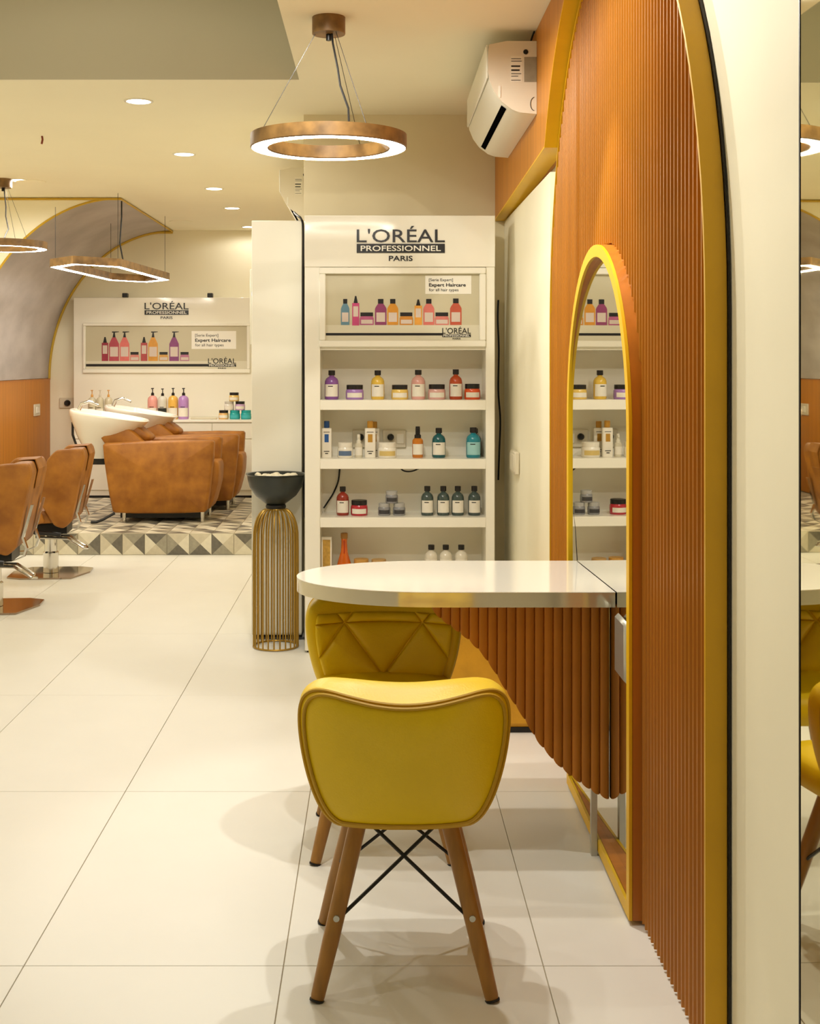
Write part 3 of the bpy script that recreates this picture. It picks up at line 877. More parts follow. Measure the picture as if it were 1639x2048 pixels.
MB().lathe([(.045, 0), (.062, .012), (.10, .042), (.128, .085), (.138, .125), (.139, .140), (.147, .146), (.146, .149), (.138, .146), (.134, .125), (.120, .085), (.09, .045), (.03, .02)], 36).build('shell', M_BOWL, bw)
rs = random.Random(3)
npeb = 0
sites = [(-.075, -.03), (-.045, .04), (-.03, -.06), (0, -.02), (.03, -.065), (.05, .01), (.085, -.02), (.055, .06), (-.005, .07), (-.09, .04), (.08, .04), (.015, .03), (-.05, -.01), (.055, -.04), (-.02, .02)]
for k_, (qx, qy) in enumerate(sites):
    o = MB().lathe([(.004, -.016), (.016, -.012), (.022, 0), (.016, .012), (.004, .016)], 10, sx=rs.uniform(.9, 1.25), sy=rs.uniform(.85, 1.1)).build('pebble', M_STONE)
    o.location = (SX + qx, SY + qy, .6975 + .128 + rs.uniform(-.004, .006))
    o.rotation_euler = (rs.uniform(-.5, .5), rs.uniform(-.5, .5), rs.uniform(0, 3))
    tag(o, 'white pebble in the dark bowl on the cage stand', 'pebble', 'white pebbles in the dark bowl')
tag(MB().lathe([(.02, .05), (.09, .06), (.118, .095), (.124, .112), (.01, .116)], 24, c=(SX, SY, .6975)).build('pebble_bed', M_STONE), 'bed of small white pebbles filling the dark bowl', 'pebbles', kind='stuff')

# ------------------------------------------------------------------ yellow chairs
def chair_proto():
    t = thing('quilted_chair', 'yellow leather chair seen from behind, wooden splayed legs', 'chair')
    # rear outline in (x,z); chair faces +Y, its back towards -Y
    out = [(-.132, .372), (-.165, .385), (-.192, .425), (-.212, .48), (-.226, .54), (-.233, .60), (-.230, .645), (-.212, .672), (-.18, .682), (-.12, .672), (-.06, .662), (0, .658)]
    out = out + [(-x, z) for x, z in out[::-1][1:]]
    # densify with Chaikin
    for _ in range(2):
        nw = []
        for i in range(len(out)):
            a, c2 = Vector(out[i]), Vector(out[(i + 1) % len(out)])
            nw += [tuple(a * .75 + c2 * .25), tuple(a * .25 + c2 * .75)]
        out = nw
    cz_ = .53
    def surf(x, z):
        return -.185 - .06 * (z - .42) / .26 + 1.15 * x * x * (0.6 + .8 * max(0, (z - .40)) / .28)
    th = .05
    rings = []
    sc_b = [(0.02, -.0225), (.3, -.022), (.6, -.02), (.85, -.014), (.96, -.006), (1.0, .004), (1.012, .025), (1.015, .05), (1.005, .075), (.975, .094), (.92, .104), (.85, .108), (.5, .108), (.02, .108)]
    for s, d in sc_b:
        ring = []
        for x, z in out:
            xx, zz = x * s, cz_ + (z - cz_) * s
            lift = .030 * min(1, max(0, (d - .02) / .05)) * max(0, min(1, (zz - .58) / .07)) * max(0, 1 - (xx / .21) ** 2)
            ring.append(Vector((xx, surf(xx, zz) + d, zz + lift)))
        rings.append(ring)
    MB().rings(rings).build('backrest', M_LEATHER_Y, t, smooth=70)
    for s, d in ((1.0, .002), (.955, -.0085)):
        MB().tube([(x * s, surf(x * s, cz_ + (z - cz_) * s) + d - .001, cz_ + (z - cz_) * s) for x, z in out], .0042, 6, closed=True).build('piping', M_PIPE_Y, t)
    # quilted front: triangle lattice clipped to the outline
    ins = [(x * .88, cz_ + (z - cz_) * .88) for x, z in out]
    def clip(poly, window):
        res = poly
        n = len(window)
        cxm = sum(p[0] for p in window) / n; czm = sum(p[1] for p in window) / n
        for i in range(n):
            a, b2 = window[i], window[(i + 1) % n]
            nx, nz = -(b2[1] - a[1]), b2[0] - a[0]
            if (cxm - a[0]) * nx + (czm - a[1]) * nz < 0: nx, nz = -nx, -nz
            new = []
            for j in range(len(res)):
                p, q = res[j], res[(j + 1) % len(res)]
                dp = (p[0] - a[0]) * nx + (p[1] - a[1]) * nz
                dq = (q[0] - a[0]) * nx + (q[1] - a[1]) * nz
                if dp >= 0: new.append(p)
                if dp * dq < 0:
                    s = dp / (dp - dq)
                    new.append((p[0] + (q[0] - p[0]) * s, p[1] + (q[1] - p[1]) * s))
            res = new
            if len(res) < 3: return []
        return res
    hull = [p for p in ins if p[1] < .643]
    hull = sorted(hull, key=lambda p: math.atan2(p[1] - cz_, p[0]))
    ax, hz, zr = .118, .158, .612
    for row in (-2, -1, 0):
        for k in range(-3, 4):
            for upw in (0, 1):
                zb_, zt_ = zr + row * hz, zr + (row + 1) * hz
                sh = ax if row % 2 else 0.0
                x0 = -ax + sh + 2 * ax * k
                tri = [(x0, zb_), (x0 + 2 * ax, zb_), (x0 + ax, zt_)] if upw else [(x0 + 2 * ax, zb_), (x0 + 3 * ax, zt_), (x0 + ax, zt_)]
                pc = clip(tri, hull)
                if len(pc) < 3: continue
                area = abs(sum(pc[i][0] * pc[(i + 1) % len(pc)][1] - pc[(i + 1) % len(pc)][0] * pc[i][1] for i in range(len(pc)))) / 2
                if area < .0004: continue
                # densify edges, then puffy rings
                dn = []
                for i in range(len(pc)):
                    p, q = Vector(pc[i]), Vector(pc[(i + 1) % len(pc)])
                    m = max(1, int((q - p).length / .02))
                    dn += [p + (q - p) * s / m for s in range(m)]
                c0 = sum(dn, Vector((0, 0))) / len(dn)
                rg = []
                for s, lift in ((.995, .104), (.965, .1135), (.89, .119), (.7, .123), (.35, .125), (.02, .1255)):
                    rg.append([Vector((c0.x + (p.x - c0.x) * s, surf(c0.x + (p.x - c0.x) * s, c0.y + (p.y - c0.y) * s) + lift, c0.y + (p.y - c0.y) * s)) for p in dn])
                MB().rings(rg).build('quilt_panel', M_LEATHER_Y, t, smooth=80)
    # seat cushion
    def ring(sx_, sy_, z, yo=0.0):
        r_ = []
        for k in range(40):
            a = 2 * PI * k / 40
            cx_, sy2 = math.cos(a), math.sin(a)
            x = .215 * sx_ * math.copysign(abs(cx_) ** .6, cx_)
            y = .185 * sy_ * math.copysign(abs(sy2) ** .6, sy2)
            x *= (1.0 + .12 * (y / .185))
            r_.append(Vector((x, y + .03 + yo, z - .012 * max(0, y / .185) ** 2)))
        return r_
    MB().rings([ring(.02, .02, .385), ring(.9, .9, .385), ring(.98, .98, .395), ring(1, 1, .42), ring(.98, .98, .448), ring(.9, .9, .462), ring(.6, .6, .467), ring(.02, .02, .468)]).build('seat', M_LEATHER_Y, t, smooth=70)
    MB().bbox(-.13, .13, -.13, .15, .372, .386, .004).build('seat_frame', M_BLACK, t)
    # legs
    top = {}
    for sx_ in (-1, 1):
        for sy_ in (-1, 1):
            a = Vector((sx_ * .098, sy_ * .105 + .01, .378)); f = Vector((sx_ * .192, sy_ * .195 + .005, .0))
            lg = MB().tube([f, f + (a - f) * .03, f + (a - f) * .3, a], [.0135, .0155, .0185, .020], 12).build('leg', M_BEECH, t)
            MB().tube([f, f + (a - f) * .012], .0165, 12).build('foot_cap', M_CABLE, lg)
            top[(sx_, sy_)] = (a, f)
            w = f + (a - f) * .45
            dv = Vector((0, sy_, 0)) * .019
            MB().tube([w + dv * .8, w + dv * 1.12], .007, 10).build('bolt', M_STEEL, lg)
    def wire(p, q):
        MB().tube([p, q], .0042, 6).build('cross_wire', M_BLACK, t)
    for sy_ in (-1, 1):
        for sx_ in (-1, 1):
            a = top[(sx_, sy_)][0]; a2, f2 = top[(-sx_, sy_)]
            wire(a + Vector((-.01 * sx_, 0, -.012)), f2 + (a2 - f2) * .46 + Vector((sx_ * .016, 0, 0)))
    for sx_ in (-1, 1):
        for sy_ in (-1, 1):
            a2, f2 = top[(sx_, sy_)]; a = top[(sx_, -sy_)][0]
            wire(a + Vector((0, sy_ * .01, -.012)), f2 + (a2 - f2) * .46 + Vector((0, -sy_ * .016, 0)))
    return t
ch1 = chair_proto()
ch1['group'] = 'yellow quilted chairs at the vanity'
ch1.location = (.062, 2.995, 0)
ch2 = copy_tree(ch1)
ch2.location = (.022, 3.765, 0)
ch2.rotation_euler = (0, 0, PI)
ch2['label'] = 'yellow quilted chair facing the viewer, tucked under the white table'

# low ochre ottoman behind the apron
ot = thing('low_ottoman', 'low ochre upholstered ottoman behind the fluted apron', 'ottoman', (.39, 5.0, 0))
MB().bbox(.17, .60, 4.815, 5.24, .018, .415, .02).build('upholstery', M_OCHRE, ot, world=True)
MB().box(.185, .585, 4.83, 5.22, 0, .02).build('plinth', M_BLACK, ot, world=True)
MB().box(.205, .245, 4.806, 4.816, .392, .398).build('pull_tab', M_BLACK, ot, world=True)

# ------------------------------------------------------------------ air conditioners
AX, AYN, AYF_ = UX, 4.88, 5.94
pr_px = [(1073, 82), (1012, 82), (978, 89), (976, 105), (976, 140), (979, 160), (988, 182), (1003, 203), (1024, 219), (1040, 225), (1073, 228)]
acp = [((x - VX) / F * AYN - AX, CAM_Z - (y - VY) / F * AYN) for x, y in pr_px]
acz = acp[-1][1]
acp = [(min(x, 0.0), z - acz) for x, z in acp]
acp[0] = (0, acp[0][1]); acp[-1] = (0, 0)
def aircon(label, loc):
    t = thing('wall_air_conditioner', label, 'air conditioner', loc)
    Ln = AYF_ - AYN
    MB().prism(acp, 'y', 0.012, Ln - .012).build('body', M_ACW, t, smooth=35)
    MB().prism(acp, 'y', 0, 0.012).build('end_cap', M_ACS, t, smooth=35)
    MB().prism(acp, 'y', Ln - .012, Ln).build('end_cap', M_ACS, t, smooth=35)
    fx = min(p[0] for p in acp)
    hz = acp[0][1]
    MB().bbox(fx - .006, fx + .002, .012, Ln - .012, hz * .50, hz * .965, .003).build('front_panel', M_ACW, t)
    a, c2 = Vector(acp[7]), Vector(acp[8])
    d = (c2 - a).normalized(); nn = Vector((d.y, -d.x))
    if nn.y > 0: nn = -nn
    q = [a + d * .006 + nn * .001, a + d * .030 + nn * .001]
    MB().add([(q[0].x, .05, q[0].y), (q[1].x, .05, q[1].y), (q[1].x, Ln - .05, q[1].y), (q[0].x, Ln - .05, q[0].y)], [(0, 1, 2, 3)]).build('air_slot', mat('slot_black', srgb(8, 8, 8), .95, spec=0.0), t, smooth=0)
    s = .277 / 146
    def dsk(x, z, r, m, nm):
        MB().lathe([(r, 0), (r, .0015)], 16).xf(Matrix.Translation((x, -.0012, z)) @ Matrix.Rotation(PI / 2, 4, 'X')).build(nm, m, t)
    X = lambda u: (u - 1073) * .00190
    Zz = lambda v: (228 - v) * .00190
    dsk(X(1051), Zz(104), .0095, M_INK, 'round_mark')
    MB().box(X(1021), X(1044), -.001, 0, Zz(164), Zz(112)).build('rating_label', M_PAPER, t)
    for k, (v, w) in enumerate(((117, 20), (122, 21), (131, 18), (139, 17), (147, 20), (152, 14), (160, 19))):
        MB().box(X(1022), X(1022 + w), -.0016, -.0009, Zz(v + (3 if k in (2, 3) else 1.2)), Zz(v)).build('label_line', M_INK, t)
    MB().box(X(1048), 0, -.001, 0, Zz(164), Zz(114)).build('grey_label', mat('aircon_label_grey', srgb(150, 142, 122), .5, noise=.1, scale=30), t)
    MB().box(X(997), X(1001), -.002, 0, Zz(195), Zz(172)).build('clip_notch', M_ACW, t)
    MB().tube([(X(1068) + .014 * math.cos(a_), -.001, Zz(208) + .025 * math.sin(a_)) for a_ in [PI / 2 + PI * k / 12 for k in range(13)]], .0012, 5).build('knockout_mark', M_INK, t)
    return t
ac1 = aircon('white wall air conditioner high on the oak panel', (AX - .001, AYN, acz))
ac2 = copy_tree(ac1)
ac2.location = (XK - .001, 7.45, CAM_Z + (720 - 431) / F * 7.45)
ac2['label'] = 'white air conditioner half hidden behind the cream block above the tall cabinet'
cable('aircon_hose', [(AX + .0 - .02, 4.95, acz + .275), (AX - .012, 4.93, CEIL - .02), (AX - .006, 4.915, CEIL - .003)], .004, 'thin pipe rising from the air conditioner to the ceiling')

# ------------------------------------------------------------------ pendant lamps
def spot(name, loc, power, parent, size=1.75, blend=.5, radius=.022, target=None):
    l = bpy.data.lights.new(name, 'SPOT')
    l.energy = power; l.color = WARM; l.spot_size = size; l.spot_blend = blend; l.shadow_soft_size = radius
    o = bpy.data.objects.new(name, l); COL.objects.link(o)
    o.parent = parent
    o.location = loc
    if target: o.rotation_euler = Vector(target).to_track_quat('-Z', 'Y').to_euler()
    return o

def ring_lamp(label, cxy, R, zb, power):
    t = thing('ring_pendant', label, 'pendant lamp', (cxy[0], cxy[1], CEIL), 0, 'round wooden ring pendants')
    z = zb - CEIL
    h, w = .050, .066
    MB().lathe([(R, z + .004), (R, z + h), (R - w, z + h), (R - w, z + .004), (R - w + .004, z), (R - w + .006, z + .006), (R - .006, z + .006), (R - .004, z), (R, z + .004)], 72, cap=False).build('ring', M_LAMPWOOD, t, smooth=30)
    MB().lathe([(R - .006, z + .001), (R - .006, z + .008), (R - w + .006, z + .008), (R - w + .006, z + .001), (R - .006, z + .001)], 72, cap=False).build('diffuser', M_GLOW, t, smooth=30)
    MB().lathe([(.060, -.062), (.061, -.060), (.061, 0), (.0, 0)], 32, cap=False).lathe([(.0601, -.0619), (.0, -.0619)], 32, cap=False).build('canopy', M_LAMPWOOD, t, smooth=30)
    for k in range(3):
        a = PI * 1.02 + 2 * PI * k / 3
        MB().tube([(.05 * math.cos(a), .05 * math.sin(a), -.062), ((R - .033) * math.cos(a), (R - .033) * math.sin(a), z + h)], .0012, 5).build('wire', M_BLACK, t)
    pts = [(.012, -.01, -.062), (.016, -.02, -.10), (.035, -.05, -.20), (.045, -.09, -.27), (.075, -.13, -.36), (.078, -(R - .04) * .8, z + h + .03), (.08, -(R - .033) * .93, z + h)]
    P = [Vector(p) for p in pts]
    MB().tube(P, .0042, 6).build('cord', M_CABLE, t)
    MB().lathe([(.01, -.085), (.01, -.062)], 12).build('cord_grip', M_BLACK, t)
    return t
R1 = 156 / F * (H * F / 685)
pc = at(657, 35, H * F / 685)
ring_lamp('round wooden ring pendant in front of the cream block, lit underside', (pc.x, pc.y), R1, CAM_Z + 422 / F * pc.y, 0)
pc2 = at(6, 358, H * F / 362)
ring_lamp('round wooden ring pendant cut by the left picture edge', (pc2.x, pc2.y), .30, CAM_Z + 222 / F * pc2.y, 0)

# elongated hexagon pendant over the wash chairs
hx = thing('hexagon_pendant', 'elongated hexagonal wooden pendant over the wash chairs', 'pendant lamp', (-2.13, 10.45, CEIL))
hz_ = 2.10
hexo = [(-.27, -.80), (0, -1.10), (.27, -.80), (.27, .80), (0, 1.10), (-.27, .80)]
# an irregular, slightly turned hexagon
rot = Matrix.Rotation(math.radians(-4), 2)
hexo = [tuple(rot @ Vector(p)) for p in hexo]
def hscale(d):
    return [(p[0] * (1 - d / .27), p[1] * (1 - d / .95)) for p in hexo]
a_, c_ = hscale(0), hscale(.055)
zz = hz_ - CEIL
rings = [[Vector((*a_[k], zz)), Vector((*a_[k], zz + .06)), Vector((*c_[k], zz + .06)), Vector((*c_[k], zz))] for k in range(6)]
rings.append(rings[0])
MB().rings(rings, cap=False).build('ring', M_LAMPWOOD, hx, smooth=0)
e1, e2 = hscale(.006), hscale(.049)
rings = [[Vector((*e1[k], zz - .003)), Vector((*e1[k], zz + .004)), Vector((*e2[k], zz + .004)), Vector((*e2[k], zz - .003))] for k in range(6)]
rings.append(rings[0])
MB().rings(rings, cap=False).build('diffuser', M_GLOWH, hx, smooth=0)
for k in (0, 2, 3, 5):
    q = hscale(.03)[k]
    xw = -2.13 + q[0]
    u = min(1.0, max(0.0, (vx0 - xw) / va))
    zc = vz0 + vb * math.sqrt(1 - u * u) - .003
    MB().tube([(q[0], q[1], zz + .06), (q[0], q[1], zc - CEIL)], .0018, 5).build('wire', M_BLACK, hx)
q = hscale(.03)[2]
MB().tube([(q[0] - .01, q[1] + .25, zz + .06), (q[0] - .03, q[1] + .22, zz + .2), (q[0] - .02, q[1] + .24, zz + .4), (q[0] - .02, q[1] + .24, -.035)], .006, 6).build('cord', M_CABLE, hx)

# ------------------------------------------------------------------ downlights
def downlight(label, X, Y, group=None, power=SPOT_W, r=.062, target=None, size=3.05, blend=.3, zc=CEIL):
    t = thing('downlight', label, 'downlight', (X, Y, zc), 0, group)
    MB().lathe([(r + .012, -.004), (r + .012, 0), (r, 0), (r, -.004), (r + .012, -.004)], 28, cap=False).build('trim_ring', M_WHITE, t)
    MB().lathe([(r, -.0025), (r, 0)], 28).build('diffuser', M_DOWN, t)
    spot('downlight_lamp', (0, 0, -.02), power, t, size=size, blend=blend, target=target)
    return t
DL = 'row of recessed downlights'
for (px, py), lb in zip(((277, 202), (368, 308), (428, 377), (464, 416), (497, 460)),
                        ('round ceiling downlight nearest the grey recess', 'second round ceiling downlight of the row', 'middle round ceiling downlight of the row',
                         'fourth round ceiling downlight of the row', 'farthest round ceiling downlight, by the tall cabinet top')):
    q = ceil_at(px, py)
    Y = min(q.y, 12.15)
    downlight(lb, (px - VX) / F * q.y if q.y < 12.15 else (px - VX) / F * 12.15, Y, DL, r=.058, power=SPOT_W if q.y < 10.5 else SPOT_W * .22)
DO = 'downlights above the frame'
for X, Y, pw, lb in ((-0.22, 4.28, 44, 'unseen fill downlight added above the yellow chairs'), (-0.10, 3.15, 44, 'unseen fill downlight added above the near yellow chair')):
    downlight(lb, X, Y, DO, power=pw)  # both lamps are added out of view to brighten the display front
downlight('recessed downlight above the arched mirror', 0.35, 3.55, DO, power=52, size=1.05, blend=.35)
for X, Y, pw, lb in ((-1.25, 4.3, 26, 'recess downlight nearer the row of downlights'), (-1.9, 2.6, 26, 'unseen fill downlight added in the recess left of the viewpoint'), (-1.15, 1.0, 20, 'recess downlight nearer the viewpoint')):
    downlight(lb, X, Y, DO, power=pw, zc=CEIL + .75)  # the lamp left of the viewpoint is added fill for the near floor
for X, Y, lb in ((-2.6, 7.2, 'unseen fill downlight added left of the frame above the near styling chair'), (-2.5, 9.0, 'unseen fill downlight added left of the frame near the platform')):
    downlight(lb, X, Y, DO, power=SPOT_W)  # added out of view to lift the far section

# ceiling bits
for (px, py), lb in (((62, 363), 'round blank cover plate on the ceiling beside the left pendant'), ((362, 443), 'round blank cover plate on the ceiling beyond the vault edge')):
    q = ceil_at(px, py)
    o = MB().lathe([(.10, -.005), (.104, -.003), (.104, 0), (.0, 0)], 32, cap=False).lathe([(.1, -.005), (.0, -.005)], 32, cap=False).build('cover_plate', M_CEIL)
    o.location = (q.x, q.y, CEIL)
    tag(o, lb, 'cover plate')
q = ceil_at(84, 272)
t = thing('ceiling_stub', 'short reddish wire stub poking out of the ceiling', 'wire', (q.x, q.y, CEIL))
MB().tube([(0, 0, 0), (.003, 0, -.02), (-.002, 0, -.045)], .006, 6).build('wire', mat('stub_red', srgb(130, 60, 40), .5), t)

# ------------------------------------------------------------------ far white counter with brand header
BY = 11.66
bcx = lambda v, Y: (v - VX) / F * Y
bc = thing('back_counter', 'long white counter with brand header on the far wall', 'cabinet', (-1.9, 12, PZ))
bx0, bx1 = bcx(147, BY), XK - .01
ctop = CAM_Z - (840 - VY) / F * BY
MB().box(bx0 + .02, bx1, BY + .01, YB, PZ + .016, PZ + .06).build('plinth', M_WHITE, bc, world=True)
MB().box(bx0 + .02, bx1, BY + .012, YB, PZ, PZ + .016).build('shadow_strip', M_BLACK, bc, world=True)  # black strip stands in for the shade line under the plinth
MB().box(bx0, bx1, BY + .012, YB, PZ + .06, ctop - .02).build('body', M_WHITE, bc, world=True)
MB().bbox(bx0 - .01, bx1, BY - .008, YB, ctop - .022, ctop, .003).build('worktop', M_WHITE, bc, world=True)
xs = [bx0 + .004, bcx(238, BY), bcx(330, BY), bcx(424, BY), bcx(505, BY), bx1 - .004]
for xa, xb in zip(xs, xs[1:]):
    MB().bbox(xa + .004, xb - .004, BY, BY + .012, ctop - .17, ctop - .03, .002).build('drawer', M_WHITE, bc, world=True)
    MB().bbox(xa + .004, xb - .004, BY, BY + .012, PZ + .065, ctop - .178, .002).build('door', M_WHITE, bc, world=True)
HY = 12.35
Zp = lambda v, Y: CAM_Z - (v - VY) / F * Y
hx0, hx1 = bcx(147, HY), XK - .01
MB().bbox(hx0, hx1, HY, YB, ctop, Zp(595, HY), .003).build('back_board', M_GLOSSW, bc, world=True)
for q in ((167, 500, 646, 652), (167, 500, 738, 746), (167, 172, 652, 738), (494, 500, 652, 738)):
    MB().bbox(bcx(q[0], HY), bcx(q[1], HY), HY - .03, HY, Zp(q[3], HY), Zp(q[2], HY), .004).build('frame_rail', M_WHITE, bc, world=True)
logo(bc, 289, 377, 602, 638, HY, M_INK, M_SIGNW)
poster(bc, 172, 494, 652, 738, 722, 730, HY - .004, [
    (210, 13, 674, 722, 'dropper', (150, 44, 64)), (228, 20, 663, 722, 'pump', (176, 70, 84)), (249, 19, 663, 722, 'pump', (214, 110, 104)), (269, 18, 704, 722, 'jar', (206, 130, 120)),
    (288, 13, 674, 722, 'dropper', (176, 74, 76)), (306, 19, 663, 722, 'pump', (212, 150, 60)), (327, 18, 704, 722, 'jar', (206, 156, 80)), (348, 19, 663, 722, 'pump', (130, 62, 116)), (369, 18, 704, 722, 'jar', (176, 110, 140))],
    (383, 662, 472, 698), (416, 714, 472, 738), 418)
for px in (250, 420):
    q = at(px, 590, HY)
    s_ = thing('clip_spotlight', 'small black clip lamp on the %s of the far header' % ('left' if px < 300 else 'right'), 'lamp', (q.x, HY + .05, Zp(595, HY)))
    MB().bbox(-.025, .025, -.07, .0, .0, .042, .004).build('head', M_BLACK, s_)
    MB().box(-.012, .012, -.0, .05, .0, .012).build('arm', M_BLACK, s_)
# socket on the far wall
q = at(138, 806, YB)
s_ = thing('far_wall_socket', 'small socket with black plug beside the far white board', 'socket', (q.x - .02, YB, q.z))
MB().bbox(-.07, .07, -.02, 0, -.05, .05, .004).build('plate', M_SOCKET, s_)
MB().lathe([(.03, 0), (.03, .02), (.015, .04)], 14).xf(Matrix.Translation((0.01, -.018, 0)) @ Matrix.Rotation(PI / 2, 4, 'X')).build('plug', M_CABLE, s_)

GB = 'bottles on the far counter'
YC = 11.86
SB = YC / F
def on_counter(kind, px, wpx, hpx, col, label, z=None, dy=0, **kw):
    return product(kind, (px - VX) / F * (YC + dy), YC + dy, (ctop if z is None else z) + .0004, wpx * SB, hpx * SB, col, label, GB, **kw)
for px, wd, cap_ in ((184, 'left', (206, 150, 70)), (200, 'middle', (200, 190, 170)), (217, 'right', (206, 150, 70))):
    on_counter('pump', px, 16, 58, (196, 186, 158), 'cloudy glass pump bottle behind the basins, %s of three' % wd, capc=cap_)
on_counter('pump', 305, 20, 62, (224, 156, 146), 'pale pink pump bottle on the far counter')
on_counter('pump', 325, 19, 61, (206, 202, 188), 'clear pump bottle with a black label on the far counter', lab=(40, 42, 38))
on_counter('pump', 346, 20, 62, (224, 176, 80), 'yellow pump bottle on the far counter')
on_counter('pump', 367, 21, 62, (176, 132, 194), 'lilac pump bottle on the far counter')
jh = 17.5
on_counter('jar', 447, 20, jh, (222, 178, 110), 'peach jar at the lower left of the far jar pyramid')
on_counter('jar', 469.5, 21, jh, (30, 160, 160), 'turquoise jar in the middle of the far pyramid base', capc=(26, 150, 150), lab=(60, 170, 176))
on_counter('jar', 492, 21, jh, (30, 160, 160), 'turquoise jar at the right of the far pyramid base', capc=(26, 150, 150), lab=(60, 170, 176))
on_counter('jar', 458, 20, jh, (222, 216, 204), 'white jar in the second row of the far pyramid', z=ctop + jh * SB + .001, capc=(190, 184, 172))
on_counter('jar', 480, 20, jh, (196, 160, 200), 'lilac jar in the second row of the far pyramid', z=ctop + jh * SB + .001)
on_counter('jar', 468, 20, jh, (226, 190, 110), 'yellow jar on top of the far jar pyramid', z=ctop + 2 * jh * SB + .002)
tg = thing('flat_tray', 'thin beige tray on the far counter', 'tray', (bcx(408, YC), YC, ctop))
MB().bbox(-.115, .115, -.06, .06, .0005, .008, .003).build('base', M_SOCKET, tg)
MB().box(-.115, .115, -.06, -.054, .008, .014).box(-.115, .115, .054, .06, .008, .014).build('rim', M_SOCKET, tg)

# ------------------------------------------------------------------ wash units on the platform
def rbox(pts_xz, y0, y1, bev, nm, m, parent, k0=.03):
    """upholstered slab: rounded polygon in xz extruded along y with soft edges"""
    o = pts_xz
    for _ in range(2):
        nw = []
        for i in range(len(o)):
            a, c2 = Vector(o[i]), Vector(o[(i + 1) % len(o)])
            L = (c2 - a).length
            k = min(.25, k0 / max(L, 1e-6)) if _ == 0 else .25
            nw += [tuple(a + (c2 - a) * k), tuple(c2 - (c2 - a) * k)]
        o = nw
    c0 = Vector((sum(p[0] for p in o) / len(o), sum(p[1] for p in o) / len(o)))
    R = max((Vector(p) - c0).length for p in o)
    rg = []
    def ring(d, y): return [Vector((c0.x + (p[0] - c0.x) * (1 - d / R), y, c0.y + (p[1] - c0.y) * (1 - d / R))) for p in o]
    rg = [ring(R * .98, y0), ring(bev, y0), ring(bev * .3, y0 + bev * .3), ring(0, y0 + bev), ring(0, y1 - bev), ring(bev * .3, y1 - bev * .3), ring(bev, y1), ring(R * .98, y1)]
    return MB().rings(rg).build(nm, m, parent, smooth=60)

def wash_unit(label, loc):
    t = thing('wash_unit', label, 'wash chair', loc, 0, 'backwash units on the platform')
    # local: x along the seat (basin at -x), y depth 0..0.62, z above platform
    side = [(-.46, .615), (.41, .635), (.35, .075), (-.38, .07)]
    rbox(side, 0, .13, .03, 'side_panel', M_LEATHER_B, t)
    rbox(side, .49, .62, .03, 'side_panel', M_LEATHER_B, t)
    rbox([(-.40, .42), (.425, .47), (.42, .30), (.36, .08), (-.36, .09)], .132, .488, .03, 'seat', M_LEATHER_B, t)
    rbox([(-.52, .66), (-.40, .735), (-.28, .73), (-.12, .58), (-.02, .44), (-.30, .40)], .13, .49, .04, 'backrest', M_LEATHER_B, t)
    rbox([(-.45, .69), (-.38, .77), (-.27, .765), (-.10, .645), (-.14, .60), (-.30, .68)], .19, .43, .03, 'head_cushion', M_LEATHER_B, t)
    for x in (-.30, .30):
        for y in (.10, .52):
            MB().lathe([(.016, 0), (.016, .09)], 10, c=(x, y, 0)).build('foot', M_CHROME, t)
    MB().box(-.33, .30, .10, .52, .03, .075).build('underframe', M_BLACK, t)
    MB().tube([(-.36, .03, .075), (-.44, .0, .03), (-.49, -.02, .012), (-.53, -.02, .012)], .011, 6).build('support_leg', M_BLACK, t)
    # basin
    yb_ = .31
    n = 36
    def ring(cx_, z, rx, ry, tilt=0.0, sq=.8):
        r_ = []
        for k in range(n):
            a = 2 * PI * k / n
            x = rx * math.copysign(abs(math.cos(a)) ** sq, math.cos(a)); y = ry * math.copysign(abs(math.sin(a)) ** sq, math.sin(a))
            r_.append(Vector((cx_ + x, yb_ + y, z - .055 + tilt * x)))
        return r_
    outer = [ring(-.53, .53, .085, .08), ring(-.535, .60, .12, .11), ring(-.52, .70, .19, .17, -.10), ring(-.48, .79, .265, .23, -.13), ring(-.465, .85, .30, .262, -.15), ring(-.455, .865, .305, .266, -.16), ring(-.455, .873, .298, .26, -.16)]
    inner = [ring(-.455, .868, .275, .235, -.16), ring(-.47, .80, .235, .195, -.09), ring(-.49, .72, .16, .13), ring(-.50, .69, .05, .05)]
    MB().rings(outer + inner).build('basin', M_CERAMIC, t, smooth=50)
    MB().bbox(-.60, -.42, yb_ - .04, yb_ + .04, .425, .49, .01).build('basin_bracket', M_BLACK, t)
    MB().tube([(-.69, yb_ - .03, .855), (-.67, yb_ - .03, .900), (-.61, yb_ - .03, .920), (-.54, yb_ - .03, .890)], [.016, .016, .014, .012], 10).build('tap', M_CHROME, t)
    MB().tube([(-.735, yb_ - .05, .76), (-.735, yb_ - .05, .66), (-.70, yb_ - .05, .56), (-.60, yb_ - .05, .47)], .010, 6).build('hose', M_CABLE, t)
    return t
w0 = at(322, 960, 9.80)
wash_unit('nearer tan leather backwash chair with white basin', (w0.x, 9.80, PZ + .0005))
wash_unit('farther tan leather backwash chair with white basin', (w0.x + .10, 10.62, PZ + .0005))

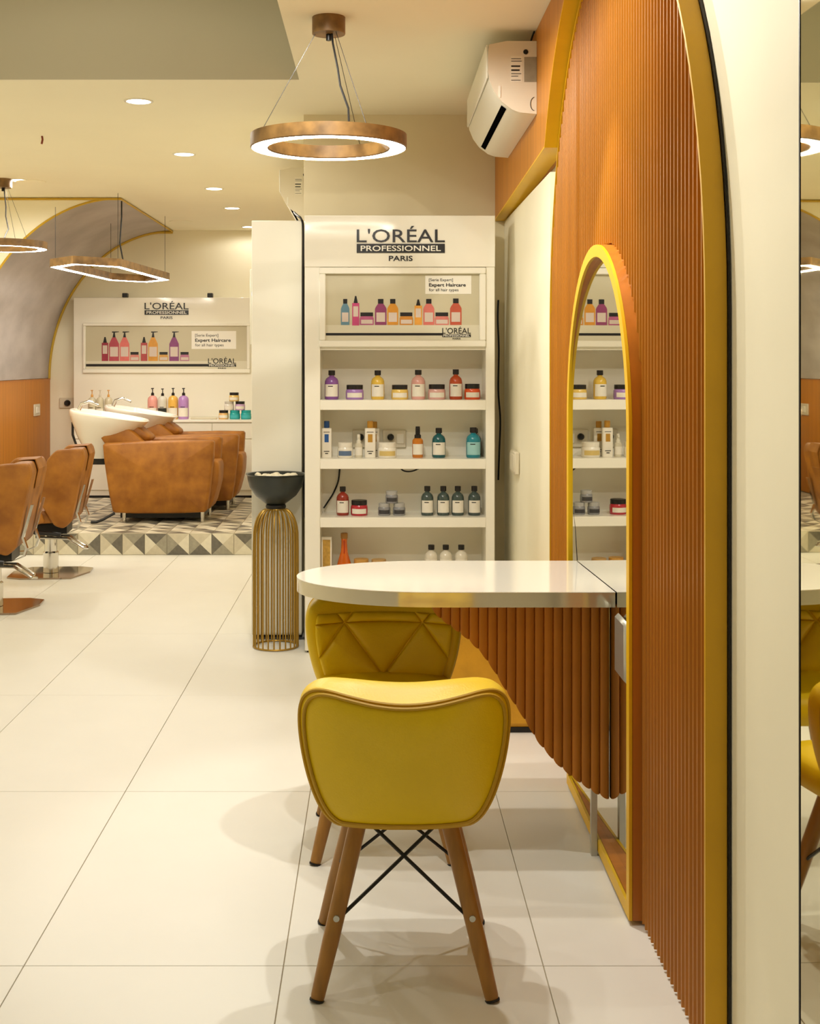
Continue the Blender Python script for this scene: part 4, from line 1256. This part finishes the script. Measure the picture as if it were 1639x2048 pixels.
# ------------------------------------------------------------------ styling chairs, left
def styling_chair(label, loc, rz):
    t = thing('styling_chair', label, 'salon chair', loc, rz, 'tan styling chairs')
    # local: faces -x; y across; z up
    def slab(poly, y0, y1, nm):
        return rbox(poly, y0, y1, .016, nm, M_LEATHER_B, t, .012)
    # side wings (shield shaped, leaning back to +x)
    wing = [(.015, .765), (.075, .828), (.235, .836), (.252, .78), (.172, .37), (.12, .325), (.06, .345), (-.03, .50)]
    slab(wing, -.27, -.21, 'side_wing')
    slab(wing, .21, .27, 'side_wing')
    rbox([(.14, .832), (.238, .838), (.256, .78), (.174, .365), (.09, .36)], -.255, .255, .02, 'backrest', M_LEATHER_B, t, .012)
    rbox([(-.30, .455), (.06, .44), (.06, .35), (-.28, .36)], -.24, .24, .03, 'seat', M_LEATHER_B, t)
    rbox([(-.26, .47), (-.07, .52), (.02, .36), (-.20, .335)], -.275, -.245, .012, 'seat_side', M_LEATHER_B, t)
    rbox([(-.26, .47), (-.07, .52), (.02, .36), (-.20, .335)], .245, .275, .012, 'seat_side', M_LEATHER_B, t)
    # headrest strap
    sp = [(.14, .836), (.243, .842), (.260, .785), (.240, .68)]
    MB().add([(x, y, z) for y in (-.10, .10) for x, z in sp] + [(x + .005, y, z + .004) for y in (-.10, .10) for x, z in sp],
             [(8, 9, 13, 12), (9, 10, 14, 13), (10, 11, 15, 14), (0, 1, 9, 8), (1, 2, 10, 9), (2, 3, 11, 10), (4, 12, 13, 5), (5, 13, 14, 6), (6, 14, 15, 7), (3, 7, 15, 11), (0, 8, 12, 4)]
             ).build('head_strap', M_LEATHER_B, t, smooth=0)
    for y in (-.19, .19):
        b = MB()
        pts = [(.245, .60), (.195, .42), (.215, .36), (.20, .315), (.14, .290), (.05, .285)]
        rg = [[Vector((x - .006, y - .018, z)), Vector((x + .006, y - .018, z)), Vector((x + .006, y + .018, z)), Vector((x - .006, y + .018, z))] for x, z in pts]
        b.rings(rg).build('back_bracket', M_CHROME, t, smooth=0)
    MB().box(-.18, .12, -.12, .12, .275, .335).build('seat_mount', M_BLACK, t)
    MB().tube([(-.12, -.24, .31), (.10, -.24, .285)], .014, 8).build('lever_grip', M_BLACK, t)
    MB().lathe([(.050, .012), (.050, .14), (.040, .15), (.040, .29)], 20).build('column', M_CHROME, t)
    # chrome foot lever
    b = MB()
    for y in (-.05, .05):
        b.tube([(-.09, y, .245), (.12, y, .235), (.215, y, .175)], .009, 8)
    b.tube([(.215, -.05, .175), (.235, 0, .165), (.215, .05, .175)], .009, 8)
    b.build('foot_lever', M_CHROME, t)
    base = [(-.25, -.17), (-.16, -.225), (.16, -.225), (.25, .02), (.25, .17), (.16, .225), (-.16, .225), (-.25, .06)]
    MB().prism(base, 'z', 0.0, .010).build('base_plate', M_PLATE, t, smooth=0)
    return t
styling_chair('tan styling chair with whole chrome base, nearer the wash platform', (-2.13, 8.42, 0.0005), math.radians(5))
styling_chair('tan styling chair cut by the left picture edge', (-2.16, 7.27, 0.0005), math.radians(5))
